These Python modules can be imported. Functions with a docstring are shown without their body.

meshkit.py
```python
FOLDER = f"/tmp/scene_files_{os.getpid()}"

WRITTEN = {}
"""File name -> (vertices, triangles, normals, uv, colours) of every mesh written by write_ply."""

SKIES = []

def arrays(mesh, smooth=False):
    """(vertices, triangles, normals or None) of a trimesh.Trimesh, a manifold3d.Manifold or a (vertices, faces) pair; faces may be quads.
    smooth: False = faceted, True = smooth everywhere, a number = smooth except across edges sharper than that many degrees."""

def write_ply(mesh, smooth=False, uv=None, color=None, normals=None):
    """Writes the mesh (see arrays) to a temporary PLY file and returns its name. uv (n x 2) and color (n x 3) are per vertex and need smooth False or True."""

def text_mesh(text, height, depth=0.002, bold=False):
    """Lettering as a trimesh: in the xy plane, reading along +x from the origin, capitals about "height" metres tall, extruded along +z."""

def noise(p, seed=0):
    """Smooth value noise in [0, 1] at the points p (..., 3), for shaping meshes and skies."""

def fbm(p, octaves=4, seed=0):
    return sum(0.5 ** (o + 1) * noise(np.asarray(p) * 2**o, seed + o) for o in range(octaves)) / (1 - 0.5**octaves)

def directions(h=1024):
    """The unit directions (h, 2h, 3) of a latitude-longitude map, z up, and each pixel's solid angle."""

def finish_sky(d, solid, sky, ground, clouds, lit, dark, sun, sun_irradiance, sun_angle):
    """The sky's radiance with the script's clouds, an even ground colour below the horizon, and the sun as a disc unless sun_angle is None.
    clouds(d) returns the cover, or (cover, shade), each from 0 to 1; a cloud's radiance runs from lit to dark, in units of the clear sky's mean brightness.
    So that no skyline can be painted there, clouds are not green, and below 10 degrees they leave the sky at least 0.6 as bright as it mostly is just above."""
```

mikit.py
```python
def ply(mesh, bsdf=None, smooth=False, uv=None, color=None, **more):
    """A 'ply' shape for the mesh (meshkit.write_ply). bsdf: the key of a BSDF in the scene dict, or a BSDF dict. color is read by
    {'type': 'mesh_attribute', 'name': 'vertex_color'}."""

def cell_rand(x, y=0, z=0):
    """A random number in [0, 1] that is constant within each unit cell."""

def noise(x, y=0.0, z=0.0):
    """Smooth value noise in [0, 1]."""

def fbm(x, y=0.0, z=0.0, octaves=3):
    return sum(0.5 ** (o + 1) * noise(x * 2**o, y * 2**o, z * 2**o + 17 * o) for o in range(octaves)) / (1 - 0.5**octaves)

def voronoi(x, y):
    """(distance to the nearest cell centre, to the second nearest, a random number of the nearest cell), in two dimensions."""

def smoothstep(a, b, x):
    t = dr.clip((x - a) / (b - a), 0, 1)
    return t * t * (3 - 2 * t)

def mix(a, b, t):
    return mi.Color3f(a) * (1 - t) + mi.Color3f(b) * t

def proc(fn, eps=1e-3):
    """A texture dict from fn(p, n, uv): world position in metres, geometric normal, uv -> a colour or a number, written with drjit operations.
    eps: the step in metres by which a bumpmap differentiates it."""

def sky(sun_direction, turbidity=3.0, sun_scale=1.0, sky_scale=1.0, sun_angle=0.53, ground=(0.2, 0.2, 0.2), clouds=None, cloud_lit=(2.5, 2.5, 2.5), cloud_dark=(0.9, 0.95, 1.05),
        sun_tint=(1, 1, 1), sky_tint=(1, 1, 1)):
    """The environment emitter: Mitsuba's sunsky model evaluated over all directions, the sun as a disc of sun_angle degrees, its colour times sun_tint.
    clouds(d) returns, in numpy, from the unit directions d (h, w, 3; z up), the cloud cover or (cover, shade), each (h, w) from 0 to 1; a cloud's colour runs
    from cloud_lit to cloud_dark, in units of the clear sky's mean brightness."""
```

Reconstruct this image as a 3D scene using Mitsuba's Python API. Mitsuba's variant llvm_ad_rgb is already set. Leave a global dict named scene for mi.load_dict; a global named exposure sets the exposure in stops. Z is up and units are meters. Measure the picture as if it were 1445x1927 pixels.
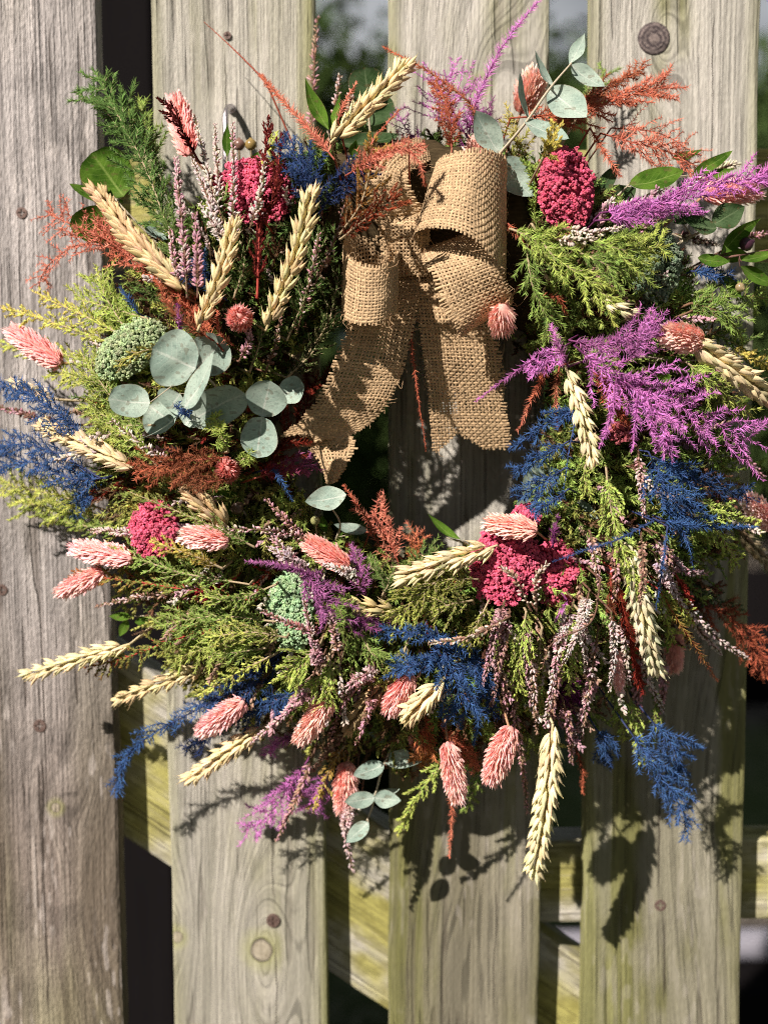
import math
import numpy as np
import drjit as dr
import mitsuba as mi
import mikit
import meshkit
import trimesh
import manifold3d
from mikit import noise, fbm, smoothstep


def mix(a, b, t):
    a, b = (mi.Color3f(*[float(x) for x in c]) if isinstance(c, (tuple, np.ndarray)) else mi.Color3f(c) for c in (a, b))
    return a * (1 - t) + b * t


# ---------------------------------------------------------------- camera, sky, exposure
PW, PH, FPX = 1445.0, 1927.0, 2577.0          # the photograph's frame and its focal length in pixels
CAM = np.array([0.0, -0.862, 1.4406])
PITCH, ROLL = math.radians(-5.9), math.radians(-0.5)
FWD = np.array([0, math.cos(PITCH), math.sin(PITCH)])
_r, _u = np.array([1.0, 0, 0]), np.array([0, -math.sin(PITCH), math.cos(PITCH)])
RIGHT = _r * math.cos(ROLL) + _u * math.sin(ROLL)
UP = _u * math.cos(ROLL) - _r * math.sin(ROLL)
T = mi.ScalarTransform4f
exposure = 2.5
scene = {'type': 'scene'}
labels = {}
scene['camera'] = {
    'type': 'thinlens', 'fov': math.degrees(2 * math.atan(PW / 2 / FPX)), 'fov_axis': 'x',
    'to_world': T().look_at(origin=CAM.tolist(), target=(CAM + FWD).tolist(), up=UP.tolist()),
    'aperture_radius': 0.0046, 'focus_distance': 0.745, 'near_clip': 0.05, 'far_clip': 400.0}
SUN = (-0.74, -1.0, 0.92)
CLOUDS = 15
scene['sky'] = mikit.sky(SUN, turbidity=3.0, sky_scale=.085, ground=(.08, .08, .07), sun_tint=(1, 1.07, 1.40), cloud_lit=(13, 13.4, 14),
                         clouds=lambda d: np.clip((meshkit.fbm(d * [3, 3, 9], 4, CLOUDS) - 0.47) * 4, 0, 1))

rng = np.random.default_rng(7)


DEEPER = 1.0       # the flowers' depths in the lists below were measured on a flatter wreath


def at(x, y, d):
    """The point seen at the photograph's pixel (x, y) that stands d millimetres in front of the fence's face (y = 0)."""
    d = d * DEEPER if d > 0 else d
    r = FWD * FPX + RIGHT * (x - PW / 2) - UP * (y - PH / 2)
    return CAM + r * ((-d / 1000.0 - CAM[1]) / r[1])


def unit(d):
    """Metres per photograph pixel at d millimetres in front of the fence."""
    return (0.862 - d * DEEPER / 1000.0) / FPX


def nrm(v):
    v = np.asarray(v, float)
    return v / np.maximum(np.linalg.norm(v, axis=-1, keepdims=True), 1e-12)


def lin(r, g, b, k=0.8):
    c = np.array([r, g, b]) / 255.0
    return k * np.where(c < 0.04045, c / 12.92, ((c + 0.055) / 1.055) ** 2.4)


# ---------------------------------------------------------------- naming
counts = {}


def numbered(name):
    n = counts.get(name, -1) + 1
    counts[name] = n
    return name if n == 0 else f'{name}_{n:03d}'


def thing(name, label, cat, group=None, kind=None):
    key = numbered(name)
    labels[key] = {'label': label, 'category': cat}
    if group:
        labels[key]['group'] = group
    if kind:
        labels[key]['kind'] = kind
    return key


def child(key, name, shape, label=None, kind=None):
    k = numbered(f'{key}__{name}')
    scene[k] = shape
    if label or kind:
        labels[k] = {}
        if label:
            labels[k]['label'] = label
        if kind:
            labels[k]['kind'] = kind
    return k


class Mesh:
    """Pieces of one mesh. Each piece has one colour, which travels in u (six bits a channel), and a brightness per vertex, in v."""

    def __init__(self):
        self.v, self.f, self.c, self.n = [], [], [], 0

    def add(self, v, f, c, m=1.0):
        v = np.asarray(v, float).reshape(-1, 3)
        f = np.asarray(f, int).reshape(-1, 3)
        c = np.broadcast_to(np.asarray(c, float), v.shape)
        m = np.broadcast_to(np.asarray(m, float), len(v))
        q = np.floor(np.sqrt(np.clip(c, 0, .95)) * 63 + .5)
        self.v.append(v); self.f.append(f + self.n); self.n += len(v)
        self.c.append(np.stack([q[:, 0] * 4096 + q[:, 1] * 64 + q[:, 2], m], 1))

    def shape(self, bsdf, smooth=False):
        return mikit.ply((np.vstack(self.v), np.vstack(self.f)), bsdf, smooth=smooth, uv=np.vstack(self.c))


# ---------------------------------------------------------------- small shapes repeated by the hundred
def lathe(prof, k):
    """A closed body of revolution about +x from (x, r) rows; the first and last radius are 0."""
    a = np.arange(k) * 2 * math.pi / k
    v, f = [[prof[0][0], 0, 0]], []
    for x, r in prof[1:-1]:
        v += [[x, r * math.cos(t), r * math.sin(t)] for t in a]
    v.append([prof[-1][0], 0, 0])
    m = len(prof) - 2
    for j in range(k):
        j2 = (j + 1) % k
        f.append([0, 1 + j2, 1 + j])
        for i in range(m - 1):
            p, q = 1 + i * k, 1 + (i + 1) * k
            f += [[p + j, p + j2, q + j2], [p + j, q + j2, q + j]]
        f.append([1 + (m - 1) * k + j, 1 + (m - 1) * k + j2, len(v) - 1])
    return np.array(v, float), np.array(f)


NEEDLE = (np.array([[0, .5, 0], [0, -.25, .43], [0, -.25, -.43], [1, 0, 0]], float), np.array([[0, 1, 3], [1, 2, 3], [2, 0, 3]]))
SCALE = (np.array([[0, 0, 0], [.4, .5, .12], [.45, 0, -.12], [.4, -.5, .12], [1, 0, .1]], float), np.array([[0, 2, 1], [0, 3, 2], [1, 2, 4], [2, 3, 4]]))
BRACT = (np.array([[0, .2, .1], [0, -.2, .1], [.4, .5, .05], [.45, 0, .42], [.4, -.5, .05], [.8, .28, .1], [.8, -.28, .1], [1, 0, .02]], float),
         np.array([[0, 3, 2], [0, 1, 3], [1, 4, 3], [2, 3, 5], [3, 4, 6], [3, 6, 5], [5, 6, 7]]))
BUD = lathe([(0, 0), (.2, .38), (.55, .5), (.85, .27), (1, 0)], 5)
_g = lathe([(0, 0), (.06, .2), (.22, .43), (.42, .5), (.62, .44), (.8, .28), (.93, .1), (1.04, 0)], 7)
GLUME = (_g[0] * [1, 1, .62] + np.stack([0 * _g[0][:, 0], 0 * _g[0][:, 0], .18 * np.abs(np.cos(np.arctan2(_g[0][:, 1], _g[0][:, 2] + 1e-9))) * np.hypot(_g[0][:, 1], _g[0][:, 2])], 1), _g[1])
_ico = trimesh.creation.icosphere(1)
BLOB = (np.array(_ico.vertices), np.array(_ico.faces))
_ic0 = trimesh.creation.icosahedron()
BIT = (np.array(_ic0.vertices), np.array(_ic0.faces))
STARP = (np.array([[0, 0, 0], [.5, .22, .05], [.5, -.22, .05], [1, 0, .12]], float), np.array([[0, 2, 1], [1, 2, 3]]))


def scatter(mesh, tpl, P, A, L, W, col, up=None, tip=1.0):
    """Copies of the template: x of the template along A times L, y and z times W; col per copy; tip: the factor on the colour at the template's far end."""
    tv, tf = tpl
    P, A = np.asarray(P, float), nrm(A)
    n = len(P)
    if n == 0:
        return
    L, W = np.broadcast_to(L, n), np.broadcast_to(W, n)
    up = rng.normal(size=(n, 3)) if up is None else np.broadcast_to(up, (n, 3))
    Y = nrm(np.cross(up, A))
    Z = np.cross(A, Y)
    v = P[:, None] + tv[None, :, :1] * (A * L[:, None])[:, None] + tv[None, :, 1:2] * (Y * W[:, None])[:, None] + tv[None, :, 2:3] * (Z * W[:, None])[:, None]
    f = tf[None] + (np.arange(n) * len(tv))[:, None, None]
    x = np.clip(tv[:, 0], 0, 1)
    c = np.repeat(np.broadcast_to(np.asarray(col, float), (n, 3)), len(tv), axis=0)
    mesh.add(v.reshape(-1, 3), f.reshape(-1, 3), c, np.tile(1 + (tip - 1) * x, n))


def spline(pts, n):
    """A smooth path of n points through the given ones."""
    p = np.asarray(pts, float)
    if len(p) == 2:
        t = np.linspace(0, 1, n)[:, None]
        return p[0] * (1 - t) + p[1] * t
    q = np.vstack([2 * p[0] - p[1], p, 2 * p[-1] - p[-2]])
    t = np.linspace(0, len(p) - 1 - 1e-9, n)
    i = t.astype(int)
    u = (t - i)[:, None]
    a, b, c, d = q[i], q[i + 1], q[i + 2], q[i + 3]
    return .5 * (2 * b + (c - a) * u + (2 * a - 5 * b + 4 * c - d) * u ** 2 + (3 * b - a - 3 * c + d) * u ** 3)


def tube(mesh, path, r0, r1, col, k=5):
    path = np.asarray(path, float)
    n = len(path)
    t = nrm(np.gradient(path, axis=0))
    x = nrm(np.cross(t, np.array([.31, .22, .92])))
    y = np.cross(t, x)
    r = np.linspace(r0, r1, n)[:, None, None]
    a = np.arange(k) * 2 * math.pi / k
    v = path[:, None] + r * (np.cos(a)[None, :, None] * x[:, None] + np.sin(a)[None, :, None] * y[:, None])
    i, j = np.meshgrid(np.arange(n - 1), np.arange(k), indexing='ij')
    p, q = i * k + j, i * k + (j + 1) % k
    f = np.concatenate([np.stack([p, q, q + k], -1).reshape(-1, 3), np.stack([p, q + k, p + k], -1).reshape(-1, 3)])
    end = (n - 1) * k
    caps = [[0, j + 1, j] for j in range(1, k - 1)] + [[end, end + j, end + j + 1] for j in range(1, k - 1)]
    mesh.add(v.reshape(-1, 3), np.vstack([f, caps]), col)


# ---------------------------------------------------------------- the ring that everything is bound on
RC, RI, RO = (775.0, 790.0), 215.0, 660.0


def dsurf(x, y):
    """How far in front of the fence (mm) the wreath's surface lies at a pixel."""
    t = np.clip((np.hypot(x - RC[0], y - RC[1]) - RI) / (RO - RI), -.3, 1.3)
    return 34 + 50 * np.sin(math.pi * np.clip(.16 + .76 * t, 0, 1)) ** .8


def core(x, y):
    """A point inside the ring near a pixel, where a stem is bound."""
    a = math.atan2(y - RC[1], x - RC[0])
    return at(RC[0] + 390 * math.cos(a), RC[1] + 390 * math.sin(a), 42)


def root(key, p0, xy, r, col, mesh=None):
    """The stem's hidden end, from where it shows to the binding in the ring."""
    c = core(*xy)
    d = c - p0
    L = np.linalg.norm(d)
    if L > .075:
        c = p0 + d / L * .075 if L < .11 else c
    m = mesh or Mesh()
    tube(m, spline([p0, p0 + (c - p0) * .5 + [0, .006, 0], c], 6), r, r * .9, col, 5)
    return m

# ---------------------------------------------------------------- materials
def piece_color(p, n, uv):
    k = dr.floor(uv.x + .5)
    r = dr.floor(k / 4096)
    g = dr.floor((k - r * 4096) / 64)
    b = k - r * 4096 - g * 64
    c = mi.Color3f(dr.square(r / 63), dr.square(g / 63), dr.square(b / 63))
    c = c * .85 + mi.luminance(c) * .15
    return dr.clip(c * (uv.y * (.86 + .28 * noise(p.x * 1500, p.y * 1500, p.z * 1500))), 0, .95)


VC = mikit.proc(piece_color)
scene['mat_plant'] = {'type': 'principledthin', 'base_color': VC, 'roughness': 0.5, 'diff_trans': 0.32, 'spec_trans': 0.0}
scene['mat_dry'] = {'type': 'twosided', 'bsdf': {'type': 'principled', 'base_color': VC, 'roughness': 0.6, 'specular': 0.35}}
scene['mat_matte'] = {'type': 'twosided', 'bsdf': {'type': 'principled', 'base_color': VC, 'roughness': 0.9, 'specular': 0.15, 'sheen': 0.2}}
scene['mat_stem'] = {'type': 'twosided', 'bsdf': {'type': 'principled', 'base_color': VC, 'roughness': 0.65, 'specular': 0.3}}
scene['mat_berry'] = {'type': 'twosided', 'bsdf': {'type': 'principled', 'base_color': VC, 'roughness': 0.3, 'specular': 0.5}}


def leaf_pattern(base, vein, dark, freq):
    def fn(p, n, uv):
        u, v = uv.x, uv.y
        a = dr.abs(v)
        side = dr.abs(dr.sin((u * 9.0 - a * 2.6 + .25 * noise(p.x * 300, p.z * 300, p.y * 300)) * 3.14159))
        veins = smoothstep(.16, .02, side) * smoothstep(1.0, .3, a) * .45
        mid = smoothstep(.07, .015, a) * (1 - .6 * u)
        blot = fbm(p.x * freq, p.y * freq, p.z * freq)
        fleck = smoothstep(.66, .8, noise(p.x * 900, p.y * 900, p.z * 900))
        c = mix(dark, base, smoothstep(.25, .7, blot))
        c = mix(c, vein, dr.clip(veins * 1.3 + mid, 0, 1) * .8)
        c = mix(c, vein, smoothstep(.28, .0, u) * smoothstep(.8, .1, a) * .45)
        c = mix(c, lin(150, 120, 96), smoothstep(.93, 1.0, a) * .45 * smoothstep(.35, .7, noise(p.x * 120, p.y * 120, p.z * 120)))
        c = mix(c, lin(110, 92, 66), smoothstep(.74, .80, noise(p.x * 420, p.y * 420, p.z * 420)) * .4)
        return c * (1 - .18 * fleck) * (.92 + .16 * noise(p.x * 1700, p.y * 1700, p.z * 1700))
    return fn


def leaf_mat(name, base, vein, dark, rough, trans, freq=130):
    scene[name] = {'type': 'principledthin', 'base_color': mikit.proc(leaf_pattern(base, vein, dark, freq)), 'roughness': rough, 'diff_trans': trans, 'spec_trans': 0.0}


leaf_mat('mat_silver_leaf', lin(176, 198, 182), lin(216, 226, 214), lin(150, 176, 162), .55, .25)
leaf_mat('mat_green_leaf', lin(98, 136, 50), lin(150, 176, 96), lin(60, 96, 30), .35, .6)
leaf_mat('mat_dull_leaf', lin(80, 104, 70), lin(120, 140, 104), lin(52, 78, 44), .5, .5)


def wood_coords(uv):
    b = dr.floor(uv.x / 10 + .5)
    x, z = uv.x - 10 * b, uv.y
    xx = x + .0035 * (fbm(x * 14, z * 5, b * 5.3) - .5)
    # contour lines of the grain, bent round the knots: (board, x, z, width, height, strength)
    g = xx * 150
    for kb, kx, kz, sw, sh, st in KNOTS:
        e = dr.exp(-(dr.square((x - kx) / sw) + dr.square((z - kz) / sh)))
        g += dr.select(dr.abs(b - kb) < .5, st * e, 0)
    return b, x, z, xx, g


def wood_color(p, n, uv):
    b, x, z, xx, g = wood_coords(uv)
    band = fbm(g * .8, z * .9 + b * 3.7, b * 9.1, 3)
    sw = g * .42 + .5 * noise(z * 2.2, g * .3, b)
    ring = sw - dr.floor(sw)
    ring = ring * ring * ring * smoothstep(1.0, .93, ring)
    fibre = fbm(g * 5.1, z * 9, b, 3)
    thin = fbm(g * 10, z * 24, b + 3, 2)
    rough = noise(x * 1300, z * 420, b)
    patch = fbm(x * 22, z * 3.2, b * 2.7 + 5, 3)
    blotch = fbm(x * 60, z * 34, b * 1.3 + 11, 3)
    is0, is3, rear = dr.select(b < .5, 1.0, 0.0), dr.select(dr.abs(b - 3) < .5, 1.0, 0.0), dr.select(b > 9.5, 1.0, 0.0)
    old = dr.select(b < .5, 1.0, dr.select(dr.abs(b - 2) < .5, smoothstep(1.33, 1.10, z + .05 * (patch - .5)) * .85, dr.select(b > 2.5, .25 * smoothstep(1.3, 1.1, z), .12 * smoothstep(1.3, 1.1, z))))
    pale = mix(lin(164, 165, 152), lin(208, 208, 198), band)
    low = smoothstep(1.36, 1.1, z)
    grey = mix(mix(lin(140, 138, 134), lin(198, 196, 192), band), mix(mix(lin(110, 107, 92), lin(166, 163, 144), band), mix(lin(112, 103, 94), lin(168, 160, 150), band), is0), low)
    c = mix(pale, grey, old)
    moss = smoothstep(.40, .68, patch + .2 * (band - .5)) * (.12 + .3 * smoothstep(1.22, 1.06, z)) * is0
    moss += smoothstep(.36, .66, patch + .3 * (blotch - .5)) * (is3 * (.8 + .5 * low) + (1 - is0 - is3) * dr.select(dr.abs(b - 2) < .5, .66, .36)) * (.55 + .9 * smoothstep(.35, .65, noise(xx * 170, z * 5, b + 21)))
    edge = smoothstep(.038, .051, dr.abs(x)) * (1 - is0) * (1 - rear)
    c = mix(c, lin(148, 151, 104), dr.clip(moss + .45 * edge, 0, 1))
    c = mix(c, lin(172, 170, 92), rear * smoothstep(.22, .6, patch + .5 * (blotch - .5)) * .9)
    c *= .75 + .50 * fibre
    c *= 1 + (.16 + .16 * is0) * (rough - .5)
    c *= 1 - .22 * ring * (.5 + .5 * noise(z * 7, g * .5, b))
    c *= 1 - .42 * smoothstep(.57, .76, thin)
    c *= 1 - .22 * smoothstep(.55, .75, blotch) * (.4 + .6 * is0)
    low_tone = smoothstep(.30, .60, fbm(x * 17, z * 4.4, b * 3.3 + 31, 3) + .8 * (1.16 - z))  # patchy darker olive tone, growing towards the bottom of the boards
    c = mix(c, c * mi.Color3f(.54, .535, .42), low_tone * dr.select(dr.abs(b - 1) < .5, .32, dr.select(b < .5, .66, .86)) * (1 - rear))
    scum = smoothstep(.45, .7, fbm(x * 210, z * 120, b + 41, 3)) * rear
    c = mix(c, lin(108, 104, 52), scum * .35)
    check = smoothstep(.74, .80, noise(xx * 420, z * 12, b * 4 + 1)) * smoothstep(.45, .62, noise(xx * 45, z * 17, b))
    c = mix(c, lin(70, 62, 54), check * dr.select(b < .5, .55, .3))
    white = smoothstep(.62, .8, noise(x * 420, z * 90, b + 7)) * smoothstep(.5, .7, noise(x * 50, z * 22, b + 2))
    c = mix(c, lin(236, 232, 224), white * (.10 + .14 * is0))
    for kb, kx, kz, r, dark in ROUNDS:
        dx, dz = x - kx, (z - kz) * .9
        rr = dr.sqrt(dr.square(dx) + dr.square(dz)) / r * (1 + .12 * (noise(x * 260, z * 260, kb) - .5))
        on = dr.select(dr.abs(b - kb) < .5, 1.0, 0.0)
        rim = smoothstep(1.18, 1.0, rr) * smoothstep(.70, .95, rr) * (.45 + .55 * noise(x * 190 + 5, z * 190, kb))
        inner = smoothstep(1.0, .85, rr)
        c = mix(c, mix(lin(128, 120, 96), lin(196, 190, 168), fbm(rr * 3.5, dx * 300, dz * 300)), on * inner * .8)
        c = mix(c, lin(62, 56, 48), on * rim * dark)
        c = mix(c, lin(170, 176, 96), on * smoothstep(2.6, 1.0, rr) * smoothstep(.9, 1.1, rr) * .35)
    for kb, kx, z0, z1, wd in SPLITS:
        wob = kx + .0035 * (fbm(z * 22, kb * 3.1 + kx * 90, 0.0) - .5) + .0007 * (noise(z * 240, kb, kx * 70) - .5)
        w = wd * (.35 + .75 * noise(z * 60, kx * 400, kb))
        s = smoothstep(w, w * .3, dr.abs(x - wob)) * smoothstep(z0, z0 + .02, z) * smoothstep(z1, z1 - .02, z)
        c = mix(c, lin(48, 42, 36), dr.select(dr.abs(b - kb) < .5, s * .8, 0.0))
    return c


def wood_height(p, n, uv):
    b, x, z, xx, g = wood_coords(uv)
    h = .55 * fbm(xx * 760, z * 9, b, 3) + .3 * fbm(xx * 1500, z * 24, b + 3, 2) + .25 * noise(x * 1300, z * 420, b)
    h -= .8 * smoothstep(.74, .80, noise(xx * 420, z * 12, b * 4 + 1)) * smoothstep(.45, .62, noise(xx * 45, z * 17, b))
    return h * dr.select(b < .5, 1.6, .7)


KNOTS, ROUNDS, SPLITS = [], [], []           # filled in with the fence, before the first ray is traced
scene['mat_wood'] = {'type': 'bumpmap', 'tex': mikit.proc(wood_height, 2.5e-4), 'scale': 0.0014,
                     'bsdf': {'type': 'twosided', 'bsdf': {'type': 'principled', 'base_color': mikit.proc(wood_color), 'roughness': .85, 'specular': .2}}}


def gravel_color(p, n, uv):
    a, b, r = mikit.voronoi(p.x * 30, p.y * 30)
    c = mix(lin(80, 78, 70), lin(150, 144, 134), r) * smoothstep(0, .3, b - a)
    return mix(c, lin(90, 110, 60), smoothstep(.55, .7, fbm(p.x * .5, p.y * .5)) * .7)


scene['mat_gravel'] = {'type': 'diffuse', 'reflectance': mikit.proc(gravel_color)}
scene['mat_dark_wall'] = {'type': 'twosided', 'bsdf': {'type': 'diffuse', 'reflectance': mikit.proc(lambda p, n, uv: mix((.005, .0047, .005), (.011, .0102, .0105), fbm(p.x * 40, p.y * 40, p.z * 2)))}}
scene['mat_steel'] = {'type': 'roughconductor', 'material': 'Cr', 'alpha': .28}
scene['mat_rusty'] = {'type': 'twosided', 'bsdf': {'type': 'principled', 'roughness': .6, 'metallic': .4, 'base_color': mikit.proc(
    lambda p, n, uv: mix(lin(92, 70, 60), lin(134, 118, 110), fbm(p.x * 700, p.y * 700, p.z * 700)))}}
scene['mat_pipe'] = {'type': 'twosided', 'bsdf': {'type': 'principled', 'roughness': .5, 'base_color': mikit.proc(
    lambda p, n, uv: mix(lin(120, 122, 132), lin(150, 152, 160), fbm(p.x * 12, p.y * 12, p.z * 12)))}}
scene['mat_stone'] = {'type': 'twosided', 'bsdf': {'type': 'diffuse', 'reflectance': mikit.proc(
    lambda p, n, uv: mix(lin(96, 94, 92), lin(172, 168, 160), fbm(p.x * 18, p.y * 18, p.z * 18)))}}

# ---------------------------------------------------------------- the fence
def board_mesh(width, length, thick, step, seed):
    """A sawn board along z from 0, its face at y = 0, its edges a little eased and uneven. Returns (v, f, uv)."""
    e = .0022
    prof = [(-width / 2 + e, 0), (-width / 4, 0), (0, 0), (width / 4, 0), (width / 2 - e, 0), (width / 2 - e * .3, e * .35), (width / 2, e), (width / 2, thick - e), (width / 2 - e, thick),
            (-width / 2 + e, thick), (-width / 2, thick - e), (-width / 2, e), (-width / 2 + e * .3, e * .35)]
    prof = np.array(prof)
    k, n = len(prof), int(length / step) + 1
    z = np.linspace(0, length, n)
    v = np.empty((n, k, 3))
    v[..., :2], v[..., 2] = prof[None], z[:, None]
    w = meshkit.fbm(np.stack([z * 9, z * 0 + seed, z * 0], 1), 4, 3) - .5
    w2 = meshkit.fbm(np.stack([z * 9, z * 0 + seed + 9, z * 0], 1), 4, 4) - .5
    side = np.clip(prof[:, 0] / (width / 2), -1, 1)
    v[..., 0] += .0028 * np.where(side[None] > .9, w[:, None], 0) + .0028 * np.where(side[None] < -.9, w2[:, None], 0)
    uv = np.stack([prof[:, 0][None] + np.sign(prof[:, 0])[None] * prof[:, 1][None] * np.where(np.abs(side) > .9, 1, 0)[None] + 0 * z[:, None], z[:, None] + 0 * prof[:, 0][None]], -1)
    i, j = np.meshgrid(np.arange(n - 1), np.arange(k), indexing='ij')
    p, q = i * k + j, i * k + (j + 1) % k
    f = np.concatenate([np.stack([p, q, q + k], -1).reshape(-1, 3), np.stack([p, q + k, p + k], -1).reshape(-1, 3)])
    caps = [[0, j + 1, j] for j in range(1, k - 1)] + [[(n - 1) * k, (n - 1) * k + j, (n - 1) * k + j + 1] for j in range(1, k - 1)]
    return v.reshape(-1, 3), np.vstack([f, caps]), uv.reshape(-1, 2)


def put_board(key, name, index, x, z0, width, length, thick, y, tilt, label=None, seed=0):
    """tilt: degrees from upright, about y. The texture's v runs with the height."""
    v, f, uv = board_mesh(width, length, thick, .012, seed)
    uv = uv + [10 * index, z0]
    a = math.radians(tilt)
    R = np.array([[math.cos(a), 0, math.sin(a)], [0, 1, 0], [-math.sin(a), 0, math.cos(a)]])
    return child(key, name, mikit.ply((v @ R.T + [x, y, z0], f), 'mat_wood', smooth=False, uv=uv), label)


fence = thing('picket_gate', 'weathered wooden gate of upright boards with gaps between them, the wreath hanging on it', 'gate')
B = [put_board(fence, 'board', 0, -.2265, .12, .1010, 1.68, .020, 0, 0.10, 'greyer, browner and rougher board at the left', 1),
     put_board(fence, 'board', 1, -.0905, .12, .1005, 1.70, .020, .0006, 0.02, 'pale board with the hook, a curved grain and a round knot low down', 2),
     put_board(fence, 'board', 2, .0435, .12, .0985, 1.71, .020, .0003, 0.40, 'board behind the bow, darker towards the bottom', 3),
     put_board(fence, 'board', 3, .1785, .12, .1025, 1.69, .020, -.0004, 0.08, 'greenish board with a dark round knot near the top', 4)]
put_board(fence, 'board', 4, .3150, .12, .1010, 1.70, .020, 0, 0.05, None, 5)
put_board(fence, 'board', 5, -.3640, .12, .1010, 1.69, .020, 0, 0, None, 6)


def slanted(key, name, index, p, q, width, thick, y, seed, label=None):
    """A timber behind the boards from p to q, (x, z) of the middle of its ends."""
    d = np.array([q[0] - p[0], q[1] - p[1]])
    L = np.hypot(*d)
    v, f, uv = board_mesh(width, L, thick, .015, seed)
    d /= L
    w = np.stack([v[:, 0] * d[1] + v[:, 2] * d[0] + p[0], v[:, 1] + y, -v[:, 0] * d[0] + v[:, 2] * d[1] + p[1]], 1)
    return child(key, name, mikit.ply((w, f), 'mat_wood', smooth=False, uv=uv + [10 * index, 1.2]), label)


def xz(x, y, d):
    p = at(x, y, d)
    return float(p[0]), float(p[2])


slanted(fence, 'brace', 10, xz(40, 1277, -22), xz(1180, 2035, -22), .104, .032, .0225, 11, 'diagonal timber with a yellow green face')
slanted(fence, 'rail', 11, (-.46, xz(700, 395, -22)[1]), (.40, xz(700, 395, -22)[1] + .002), .070, .032, .0222, 12)
slanted(fence, 'rail', 12, (xz(972, 1662, -22)[0], xz(1000, 1662, -22)[1]), (.40, xz(1440, 1657, -22)[1]), .056, .030, .0224, 13, 'rough stained timber low behind the right boards')


def local(b, x, y):
    """(board, x from the board's middle, height) of a pixel on a board's face."""
    p = at(x, y, 0)
    bx, tl = [(-.2265, .10), (-.0905, .02), (.0435, .40), (.1785, .08)][b]
    return float(b), float(p[0] - bx - math.tan(math.radians(tl)) * (p[2] - .12)), float(p[2])


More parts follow.
